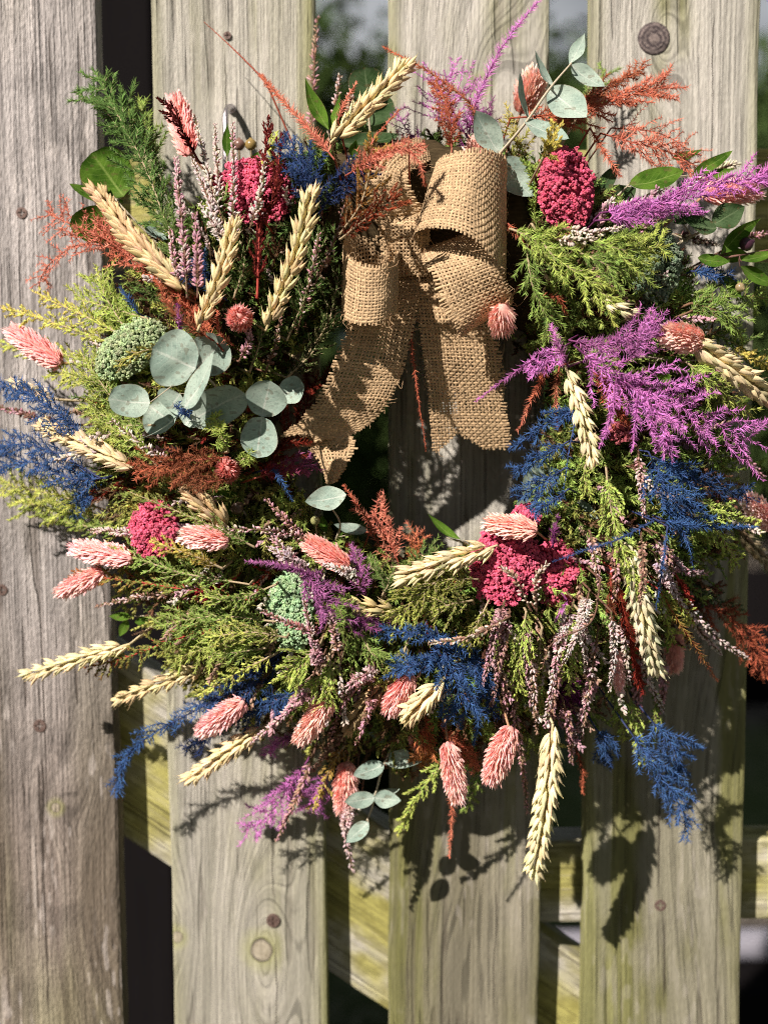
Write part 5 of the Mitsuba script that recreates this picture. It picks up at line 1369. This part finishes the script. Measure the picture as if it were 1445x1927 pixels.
green('light green column hanging right of the broad silver leaves', [(1140, 880), (1150, 960), (1180, 1060), (1210, 1130)], 'scale', BRIGHT, LIME, off=22, fl=44, fn=11, dens=.85)
green('short light green sprig beside the slim wheat ear', [(1110, 830), (1100, 890), (1110, 940)], 'scale', BRIGHT, LIME, off=12, fl=28)
green('light green sprig hanging at the right over the dark board', [(1290, 960), (1350, 1000), (1390, 1066)], 'scale', BRIGHT, LIME, off=14, fl=46, fn=9)
green('light green sprig reaching right in front of the pale pink head', [(1310, 940), (1370, 970), (1432, 1000)], 'scale', BRIGHT, LIME, off=14, fl=34)
green('green sprig between heather and pale wheat at the right', [(1240, 1090), (1250, 1150), (1270, 1210)], 'scale', BRIGHT, LIME, off=8, fl=34)
green('short green sprig right of it, stem red', [(1250, 1100), (1290, 1150), (1310, 1180)], 'scale', LIME, LIME, off=10, fl=22, stem=RED)
green('hanging green sprig lowest at the right', [(1180, 1300), (1196, 1370), (1212, 1440)], 'scale', BRIGHT, LIME, off=4, fl=30, fn=10)
green('broad hanging green sprig left of the lowest one', [(1160, 1300), (1168, 1340), (1174, 1396)], 'scale', BRIGHT, LIME, off=2, fl=34, fn=12)
green('narrow green sprig at the right of the lowest one', [(1230, 1290), (1234, 1340), (1230, 1400)], 'scale', GREEN, LIME, off=2, fl=20)
green('green sprig hanging below the big pink yarrow', [(990, 1150), (980, 1220), (970, 1320)], 'scale', BRIGHT, LIME, off=12, fl=40, fn=11)
green('olive sprig between blue mass and pink heather', [(920, 1130), (890, 1190), (860, 1240)], 'scale', lin(150, 156, 60), LIME, off=14, fl=34, fn=11)
green('large bright green sprig drooping right beside the bow', [(1000, 420), (1040, 480), (1110, 530), (1164, 584)], 'fir', BRIGHT, LIME, off=14, fl=60, fn=10, ln=17, dens=1.1)
green('green sprig hanging down beside the bow', [(990, 440), (1000, 530), (1030, 600), (1040, 640)], 'fir', GREEN, BRIGHT, off=10, fl=48, fn=9, ln=17, dens=1.0)
green('bright green sprig over the dark green yarrow', [(1100, 450), (1180, 470), (1260, 460)], 'fir', BRIGHT, LIME, off=18, fl=60, fn=11, ln=17, dens=1.1)
green('second bright green sprig left of the dark green yarrow', [(1080, 470), (1150, 500), (1220, 520)], 'fir', GREEN, BRIGHT, off=14, fl=50, fn=11, ln=17, dens=1.1)
green('bright green sprig right under the turned pink yarrow', [(960, 430), (1020, 450), (1080, 440)], 'fir', BRIGHT, LIME, off=12, fl=46, fn=12, ln=16, dens=1.1)
green('open green sprig at the right edge above the large wheat ear', [(1290, 590), (1360, 560), (1450, 560)], 'fir', GREEN, BRIGHT, off=4, fl=60, fn=9, ln=17, stem=TWIG)
green('second open green sprig at the right, hanging lower', [(1300, 570), (1360, 590), (1400, 640)], 'fir', GREEN, BRIGHT, off=4, fl=48, fn=9, ln=17, stem=TWIG)
green('green sprig under the large wheat ear at the right', [(1290, 680), (1340, 720), (1414, 784)], 'fir', BRIGHT, LIME, off=12, fl=44, fn=10, ln=16)
green('short green sprig left of the peach head', [(1180, 600), (1210, 620), (1240, 660)], 'fir', DEEP, GREEN, off=2, fl=36)
green('green needles behind the large wheat ear at the right edge', [(1330, 620), (1390, 650), (1450, 690)], 'fir', DEEP, GREEN, off=-6, fl=40)
green('yellow tips at the right edge behind the wheat ear', [(1370, 660), (1410, 670), (1450, 690)], 'scale', YELLOW, YELLOW, off=-2, fl=24, fn=12)
green('yellow green sprig left of the bow, rusty at its base', [(640, 440), (680, 380), (700, 300), (712, 280)], 'scale', lin(150, 90, 40), lin(186, 164, 44), off=28, fl=52, fn=11, dens=.9, d=(96, 104))
green('rust red sprig with needles below the yellow green one', [(640, 450), (690, 410), (752, 366)], 'scale', lin(136, 54, 30), lin(170, 84, 44), d=(98, 116), fl=40, fn=11, dens=.9)
green('bright yellow tuft on the silver leaf at the top right', [(1020, 300), (1036, 276), (1046, 236)], 'scale', lin(190, 180, 50), YELLOW, d=(92, 98), fl=28, fn=20, dens=1.0)
green('yellow green needles behind the silver leaf stem', [(960, 310), (980, 270), (950, 215)], 'fir', lin(140, 150, 50), YELLOW, off=12, fl=42, fn=12, d=(64, 70))
green('soft green sprig against the greenish board at the top right', [(1080, 230), (1110, 180), (1140, 130)], 'fir', lin(130, 164, 74), lin(150, 180, 84), d=(26, 14), fl=44, ln=15)
green('small green tuft left of the round pink head', [(400, 420), (420, 380), (430, 340)], 'scale', DEEP, GREEN, off=4, fl=30)
green('green sprig in the shade under the pink heather at the upper left', [(440, 560), (460, 490), (440, 420)], 'scale', DEEP, DEEP, off=4, fl=40, fn=10)
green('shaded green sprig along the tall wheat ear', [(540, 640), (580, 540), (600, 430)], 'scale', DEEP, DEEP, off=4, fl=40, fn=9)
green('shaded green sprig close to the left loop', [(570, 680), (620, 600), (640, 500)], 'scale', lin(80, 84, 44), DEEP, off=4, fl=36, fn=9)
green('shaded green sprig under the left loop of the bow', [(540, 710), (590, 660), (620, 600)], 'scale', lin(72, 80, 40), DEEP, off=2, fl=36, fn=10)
green('green tips left of the round pink head, in shade', [(470, 700), (490, 640), (496, 590)], 'scale', DEEP, GREEN, off=2, fl=36)
green('yellowish sprig behind the navy plume at the top', [(530, 320), (510, 290), (520, 250)], 'scale', LIME, LIME, off=2, fl=28)
green('shaded green sprig at the lower right over the dark board', [(1230, 1050), (1310, 1110), (1400, 1150)], 'scale', lin(70, 90, 60), lin(80, 104, 66), off=-8, fl=34)
green('short green sprig low between white heather stems', [(1100, 1130), (1110, 1180), (1096, 1220)], 'scale', lin(90, 124, 60), GREEN, off=8, fl=30)

# ---------------------------------------------------------------- dark red sprigs
def red(label, pts, col=DKRED, col2=DKRED, stem=RED, **k):
    sprig('red_heather_sprig', label, 'red sprig', 'dark red dyed heather sprigs', pts, k.pop('style', 'scale'), col, col2, stem=stem, **{**dict(fl=26, fn=7, ln=13, dens=.9, fa=22), **k})


red('dark red sprig in front of the coral pink head at the top left', [(372, 300), (340, 240), (308, 186)], lin(76, 22, 18), lin(60, 16, 14), lin(90, 26, 20), d=(76, 80))
red('tall red sprig with a thick stem above the tall wheat ear', [(484, 560), (488, 440), (496, 330), (506, 218)], off=20, dens=.7, fl=34)
red('second red sprig right of the tall one', [(500, 420), (520, 340), (530, 250)], off=12, fl=30)
red('red sprig with needles hanging left of the palest wheat ear', [(1160, 1090), (1176, 1160), (1194, 1240), (1210, 1306)], lin(130, 46, 26), RED, RED, off=16, ln=16, dens=1.2, style='fir', fl=30)
red('brown red sprig left of the hanging red one', [(1150, 1070), (1150, 1130), (1156, 1200)], lin(120, 74, 40), EMBER, off=10, style='fir', fl=30)
red('short red sprig among the right hand heather', [(1270, 1080), (1294, 1120), (1310, 1160)], RED, RED, off=8, fl=16)
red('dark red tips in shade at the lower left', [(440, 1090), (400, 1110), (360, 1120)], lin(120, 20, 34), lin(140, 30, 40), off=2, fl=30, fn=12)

# ---------------------------------------------------------------- heather spikes
WHITE = lin(232, 222, 214)
PK, BN = lin(208, 160, 172), lin(196, 160, 132)
heather('thick pink heather spike left of all at the upper left', [(352, 560), (346, 450), (336, 350), (332, 296)], off=20, cols=(ROSE, PK, PALE), dens=.9, bl=12)
heather('pink heather spike right beside the thick one, lower', [(372, 560), (372, 480), (366, 400)], off=20, cols=(ROSE, PK), dens=.9, bl=12)
heather('white heather spike leaning left at the upper left', [(420, 470), (395, 380), (362, 300)], off=16, cols=(WHITE, PALE), dens=.8)
heather('heather spike in front of the coral pink head base', [(420, 420), (390, 320), (366, 214)], off=14, cols=(WHITE, CREAM), dens=.6)
heather('thin heather spike standing left of the hook', [(420, 420), (410, 320), (404, 232)], off=8, cols=(CREAM, PALE), dens=.5)
heather('tall heather spike standing right of the hook', [(438, 470), (440, 340), (438, 230)], off=14, cols=(WHITE, PALE, ROSE), dens=.55)
heather('white heather spike right of the upper pink yarrow', [(470, 430), (490, 370), (498, 306)], off=18, cols=(WHITE, CREAM), dens=.6)
heather('open white heather flowers below the upper pink yarrow', [(430, 460), (400, 420), (376, 380)], off=16, cols=(WHITE,), dens=.7, flowers=.5)
heather('pink heather spike falling low at the upper left', [(340, 540), (326, 480), (320, 430)], off=12, cols=(ROSE, PALE), dens=.8)
heather('heather spike in shade left of the yellow green sprig', [(590, 540), (640, 420), (652, 300)], off=10, cols=(CALYX, PALE), dens=.3, bl=9)
heather('heather spike with few buds beside the tall wheat', [(560, 620), (590, 500), (600, 440)], off=8, cols=(PALE, ROSE), dens=.3)
heather('pink heather spike under the round pink head', [(450, 680), (470, 640), (462, 610)], off=16, cols=(PK, ROSE), dens=.9)
heather('sparse brown heather in the shade above the silver leaves', [(500, 700), (520, 640), (530, 560)], off=4, cols=(CALYX, BN, PALE), dens=.4, bl=8)
heather('blurred brown heather stem standing at the edge of the top gap', [(586, 260), (590, 150), (598, 30)], d=(22, 4), cols=(BN, ROSE), dens=.3, bl=14)
heather('brown heather tops behind the upper wheat ear', [(620, 290), (630, 210), (640, 142)], d=(44, 34), cols=(PALE, BN), dens=.7)
heather('brown heather top left of the dull round leaf', [(650, 290), (660, 200), (664, 140)], d=(44, 34), cols=(BN, CALYX, PALE), dens=.8)
heather('white buds beside the soft green yarrow', [(230, 720), (190, 660), (160, 620)], off=4, cols=(WHITE, CREAM), dens=.5)
heather('white buds along the wheat at the far left', [(250, 890), (170, 840), (110, 780)], off=10, cols=(WHITE, PALE), dens=.45)
heather('white buds under the silver leaves at the left', [(330, 880), (260, 830), (210, 790)], off=12, cols=(WHITE,), dens=.4)
heather('blurred pink heather tip at the left edge over the blue fronds', [(120, 800), (50, 780), (-8, 764)], d=(50, 26), cols=(CALYX, ROSE), dens=.7)
heather('cream bud spike lying above the large pale pink head', [(280, 1010), (220, 1000), (170, 998)], off=4, cols=(CREAM, PALE), dens=.9)
heather('shaded heather under the long green sprigs at the left', [(420, 1130), (300, 1120), (180, 1140)], off=4, cols=(BN, PALE, CALYX), dens=.6)
heather('cream heather spike right of the half hidden wheat', [(600, 1020), (520, 1000), (430, 996), (410, 1004)], off=14, cols=(CREAM, PALE, ROSE), dens=.55)
heather('brown heather cluster in shade at the lower left of the hole', [(580, 1020), (540, 980), (500, 940)], off=8, cols=(CALYX, BN, ROSE), dens=1.0, bl=9)
heather('open white heather flowers above the mauve tail', [(590, 1080), (540, 1050), (505, 1030)], off=20, cols=(lin(214, 200, 204), PALE), dens=1.1, flowers=.6)
heather('white heather tip under the coral head', [(680, 1090), (640, 1072), (610, 1062)], off=22, cols=(WHITE,), dens=.9, flowers=.3)
heather('rosy heather spike across the bottom green yarrow', [(610, 1190), (560, 1180), (495, 1150)], off=28, cols=(lin(196, 130, 128), PALE), dens=1.0, d=(102, 112))
heather('pale pink heather flowers right of the bottom green yarrow', [(600, 1260), (590, 1210), (572, 1130)], off=24, cols=(ROSE, PALE), dens=1.0, flowers=.3)
heather('pink heather spike in the mauve mass', [(640, 1240), (626, 1180), (616, 1150)], off=22, cols=(ROSE, PALE, BN), dens=1.0)
heather('long pink heather spike reaching down left at the bottom left', [(590, 1270), (540, 1340), (470, 1400)], off=14, cols=(ROSE, PALE), dens=.9, flowers=.3)
heather('pink heather spike above the peach head at the bottom left', [(600, 1300), (560, 1320), (530, 1350)], off=14, cols=(ROSE, PK), dens=.9, flowers=.2)
heather('brown pink heather between the peach head and the shaded wheat', [(720, 1260), (660, 1300), (620, 1390)], off=8, cols=(BN, ROSE, CALYX), dens=.9, flowers=.2)
heather('white heather flowers above the shaded wheat', [(720, 1250), (670, 1280), (640, 1310)], off=14, cols=(PALE, ROSE), dens=.9, flowers=.5)
heather('slim pink heather hanging over the pale board at the bottom left', [(590, 1420), (560, 1500), (520, 1582)], d=(50, 36), cols=(ROSE, BN), dens=.7, bl=12)
heather('white pink heather cluster hanging lowest left of the middle', [(664, 1500), (650, 1560), (664, 1640)], d=(48, 38), cols=(lin(230, 200, 200), PALE), dens=1.0, flowers=.4)
heather('white buds behind the lowest silver leaf', [(680, 1500), (666, 1530), (650, 1566)], d=(44, 38), cols=(WHITE,), dens=.8)
heather('brown dry heather left of the bottom silver sprig', [(660, 1370), (620, 1410), (590, 1450)], off=-6, cols=(BN, CALYX), dens=.8)
heather('cream heather spike crossing the blue mass', [(960, 1160), (880, 1200), (806, 1210)], off=22, cols=(CREAM, BN), dens=.7)
heather('white heather tuft right of the short wheat ear', [(850, 1290), (830, 1310), (806, 1346)], off=16, cols=(WHITE, CREAM), dens=.9)
heather('thick rosy heather cluster hanging below the big pink yarrow', [(950, 1130), (930, 1200), (908, 1290)], off=18, cols=(lin(196, 150, 150), ROSE, lin(214, 180, 186)), dens=1.5, flowers=.3)
heather('second rosy heather spike hanging beside the blue mass', [(960, 1150), (940, 1240), (924, 1330)], off=16, cols=(lin(190, 146, 140), ROSE, BN), dens=1.2)
heather('long brown heather hanging from the rosy cluster', [(960, 1240), (970, 1350), (985, 1450), (992, 1530)], d=(72, 54), cols=(BN, ROSE), dens=.55, one=.3)
heather('white heather spike below the joined pink yarrow', [(1080, 1130), (1056, 1200), (1040, 1280), (1026, 1370)], off=18, cols=(WHITE, PALE, ROSE), dens=.9, flowers=.35)
heather('white flowering heather right of the magenta wisp', [(1110, 1110), (1090, 1180), (1060, 1250)], off=18, cols=(WHITE, PALE), dens=1.1, flowers=.5)
heather('pink heather spike hanging under the white one', [(1060, 1240), (1040, 1320), (1036, 1400)], off=10, cols=(ROSE, lin(196, 150, 130)), dens=.7)
heather('thin bare heather stem curving through the white flowers', [(1130, 1090), (1112, 1170), (1040, 1210), (1020, 1260)], off=26, cols=(BN,), dens=.06, leaves=.1)
heather('heather spike with a bare top hanging right of the white one', [(1126, 1180), (1110, 1290), (1094, 1390)], off=16, cols=(PALE, ROSE, BN), dens=.5)
heather('pink heather cluster lowest under the white ones', [(1120, 1270), (1100, 1330), (1080, 1400)], off=10, cols=(ROSE, PALE), dens=1.1, flowers=.3)
heather('white heather spike left of the narrow pink head', [(1150, 1150), (1156, 1220), (1146, 1300)], off=20, cols=(WHITE, PALE), dens=.8, one=.2)
heather('pink bud spike hanging under the red needle sprig', [(1196, 1270), (1200, 1330), (1196, 1380)], off=4, cols=(lin(180, 130, 124), ROSE), dens=.9)
heather('rosy bud spike hanging beside the palest wheat', [(1246, 1230), (1248, 1300), (1236, 1350)], off=2, cols=(lin(190, 140, 130), ROSE), dens=.9)
heather('brown heather spike lying on the palest wheat ear', [(1206, 1000), (1210, 1080), (1204, 1140)], off=30, cols=(BN, CALYX), dens=1.0, bl=9, d=(112, 116))
heather('pink bud spike left of the light green column', [(1200, 840), (1208, 920), (1214, 980)], off=14, cols=(lin(206, 160, 150), PALE), dens=.9)
heather('cream buds between blue frond and green column', [(1190, 880), (1230, 920), (1270, 960)], off=16, cols=(CREAM, PALE), dens=.6)
heather('grey pink heather right of the palest wheat ear', [(1220, 1000), (1280, 1070), (1330, 1080)], off=4, cols=(lin(196, 176, 180), ROSE), dens=1.0, flowers=.4)
heather('white heather spike at the right over the red sprig', [(1230, 1040), (1260, 1100), (1290, 1150)], off=14, cols=(PALE, lin(214, 196, 206)), dens=.9, flowers=.4)
heather('white bud spike reaching down right over the brown fronds', [(1270, 1100), (1310, 1160), (1360, 1210), (1408, 1240)], off=8, cols=(PALE, WHITE), dens=.6)
heather('second white bud spike under the first at the right', [(1280, 1140), (1320, 1190), (1356, 1230)], off=6, cols=(PALE, WHITE), dens=.6)
heather('brown heather between the joined yarrow and the column', [(1110, 1000), (1120, 1050), (1130, 1110)], off=10, cols=(BN, PALE, ROSE), dens=1.1)
heather('small heather sprig lying across the big pink yarrow', [(1000, 1150), (970, 1090), (940, 1066)], d=(112, 118), cols=(BN, CREAM), dens=.5)
heather('second small heather sprig between the joined yarrows', [(1010, 1150), (1010, 1090), (1030, 1060)], d=(112, 116), cols=(CREAM, BN), dens=.6)
heather('rosy bud spike in the dark between green sprigs at the right', [(1096, 490), (1140, 530), (1182, 568)], off=10, cols=(lin(190, 140, 130), lin(206, 160, 150)), dens=1.1)
heather('cream bud spike lying under the turned pink yarrow', [(1060, 430), (1120, 438), (1184, 424)], off=16, cols=(CREAM, PALE), dens=1.1)
heather('second cream bud spike lying under the first', [(1040, 450), (1090, 452), (1130, 446)], off=16, cols=(CREAM,), dens=1.0)
heather('white buds in the dark under the glossy green leaf', [(1150, 400), (1200, 380), (1260, 350)], off=2, cols=(WHITE,), dens=.5)
heather('white bud cluster right of the glossy green leaf', [(1280, 360), (1310, 340), (1330, 326)], off=8, cols=(WHITE, CREAM), dens=1.0)
heather('white flower tip behind the upper right orange head', [(1330, 340), (1360, 316), (1388, 308)], off=6, cols=(lin(236, 232, 196),), dens=1.0, bl=16)
heather('grey brown heather in the dark under the netted leaves', [(1270, 440), (1310, 450), (1350, 460)], off=-4, cols=(lin(120, 96, 90), CREAM), dens=1.0)
heather('pinkish heather at the right edge over the rail', [(1380, 460), (1420, 444), (1450, 436)], d=(52, 40), cols=(ROSE, CALYX), dens=.8)
heather('grey pink heather tip under the large purple frond at the edge', [(1330, 800), (1380, 840), (1440, 900)], d=(60, 44), cols=(lin(170, 140, 146), ROSE), dens=.7)
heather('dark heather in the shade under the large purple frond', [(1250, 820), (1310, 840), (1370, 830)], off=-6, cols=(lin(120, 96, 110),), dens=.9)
heather('white buds in the gap at the lower left of the hole', [(690, 1070), (670, 1030), (640, 1010)], d=(56, 52), cols=(WHITE,), dens=.6)

# ---------------------------------------------------------------- more hanging heather and sprigs at the lower right and bottom
for _l, _p, _c, _dn, _fl in [
        ('pale heather spike hanging just right of the rosy cluster', [(990, 1170), (990, 1240), (1000, 1330)], (PALE, ROSE), .9, .3),
        ('brown budded heather spike hanging left of the longest wheat ear', [(1000, 1210), (1004, 1290), (1010, 1380)], (BN, PALE), .7, 0),
        ('white flowered heather spike nearest below the joined yarrows', [(1100, 1140), (1100, 1200), (1104, 1270)], (WHITE, PALE), 1.0, .5),
        ('pink budded heather spike at the right of the longest wheat ear', [(1060, 1320), (1072, 1380), (1076, 1440)], (ROSE, BN), .9, .1),
        ('cream heather spike crossing behind the narrow pink head', [(1180, 1140), (1176, 1210), (1184, 1290)], (CREAM, PALE), .8, .2),
        ('dusky heather spike left of the palest wheat ear, high up', [(1150, 1020), (1160, 1090), (1150, 1160)], (BN, ROSE, CALYX), .9, .1),
        ('dusky heather spike right of the palest wheat ear, high up', [(1250, 1010), (1260, 1070), (1280, 1130)], (BN, ROSE), .9, .2),
        ('brown heather twig hanging between the blue mass and the fattest pink head', [(930, 1220), (950, 1300), (950, 1360)], (BN, ROSE), .7, 0),
        ('rosy heather sprig between the short wheat ear and the bottom silver leaves', [(700, 1300), (690, 1350), (670, 1400)], (ROSE, CALYX), .8, .2),
        ('pale heather sprig left of the coral head by the hole', [(560, 1060), (530, 1030), (500, 1000)], (PALE, ROSE), .8, .3),
        ('white heather sprig low beside the furthest right hanging green sprig', [(1200, 1220), (1220, 1280), (1250, 1340)], (PALE, WHITE), .8, .2)]:
    heather(_l, _p, off=12, cols=_c, dens=_dn, flowers=_fl)
green('olive sprig hanging behind the white heather at the lower right', [(1020, 1180), (1010, 1270), (1016, 1350)], 'scale', lin(140, 150, 62), LIME, off=6, fl=36, fn=11)
green('lime sprig hanging between the white heather spikes', [(1090, 1150), (1078, 1230), (1070, 1310)], 'scale', BRIGHT, LIME, off=6, fl=36, fn=11)
green('green sprig hanging behind the red needle sprig', [(1140, 1140), (1150, 1230), (1160, 1310)], 'scale', GREEN, LIME, off=2, fl=38, fn=11)
green('lime needles at the far left between the pink head and the blue fronds', [(230, 740), (150, 710), (90, 700)], 'fir', LIME, LIME, off=4, fl=44, fn=11)
green('green needles left of the silver leaves, pointing down left', [(290, 800), (230, 800), (170, 790)], 'fir', GREEN, LIME, off=6, fl=40, fn=11)
green('lime sprig above the furthest left pink head, behind', [(280, 600), (210, 580), (140, 560)], 'fir', BRIGHT, LIME, off=2, fl=50, fn=11)
green('olive sprig left of the bottom green yarrow, low', [(540, 1200), (470, 1190), (390, 1200)], 'scale', lin(140, 150, 62), LIME, off=14, fl=44, fn=13)
green('lime sprig between bottom green yarrow and blue frond', [(640, 1250), (590, 1290), (560, 1330)], 'scale', BRIGHT, LIME, off=12, fl=40, fn=13)
green('olive sprig above the short wheat ear at the bottom', [(770, 1200), (750, 1250), (720, 1290)], 'scale', lin(140, 150, 62), LIME, off=10, fl=40, fn=13)
green('green sprig left of the big pink yarrow, under the wheat', [(890, 1130), (840, 1140), (800, 1160)], 'scale', lin(140, 150, 62), LIME, off=14, fl=48, fn=14)
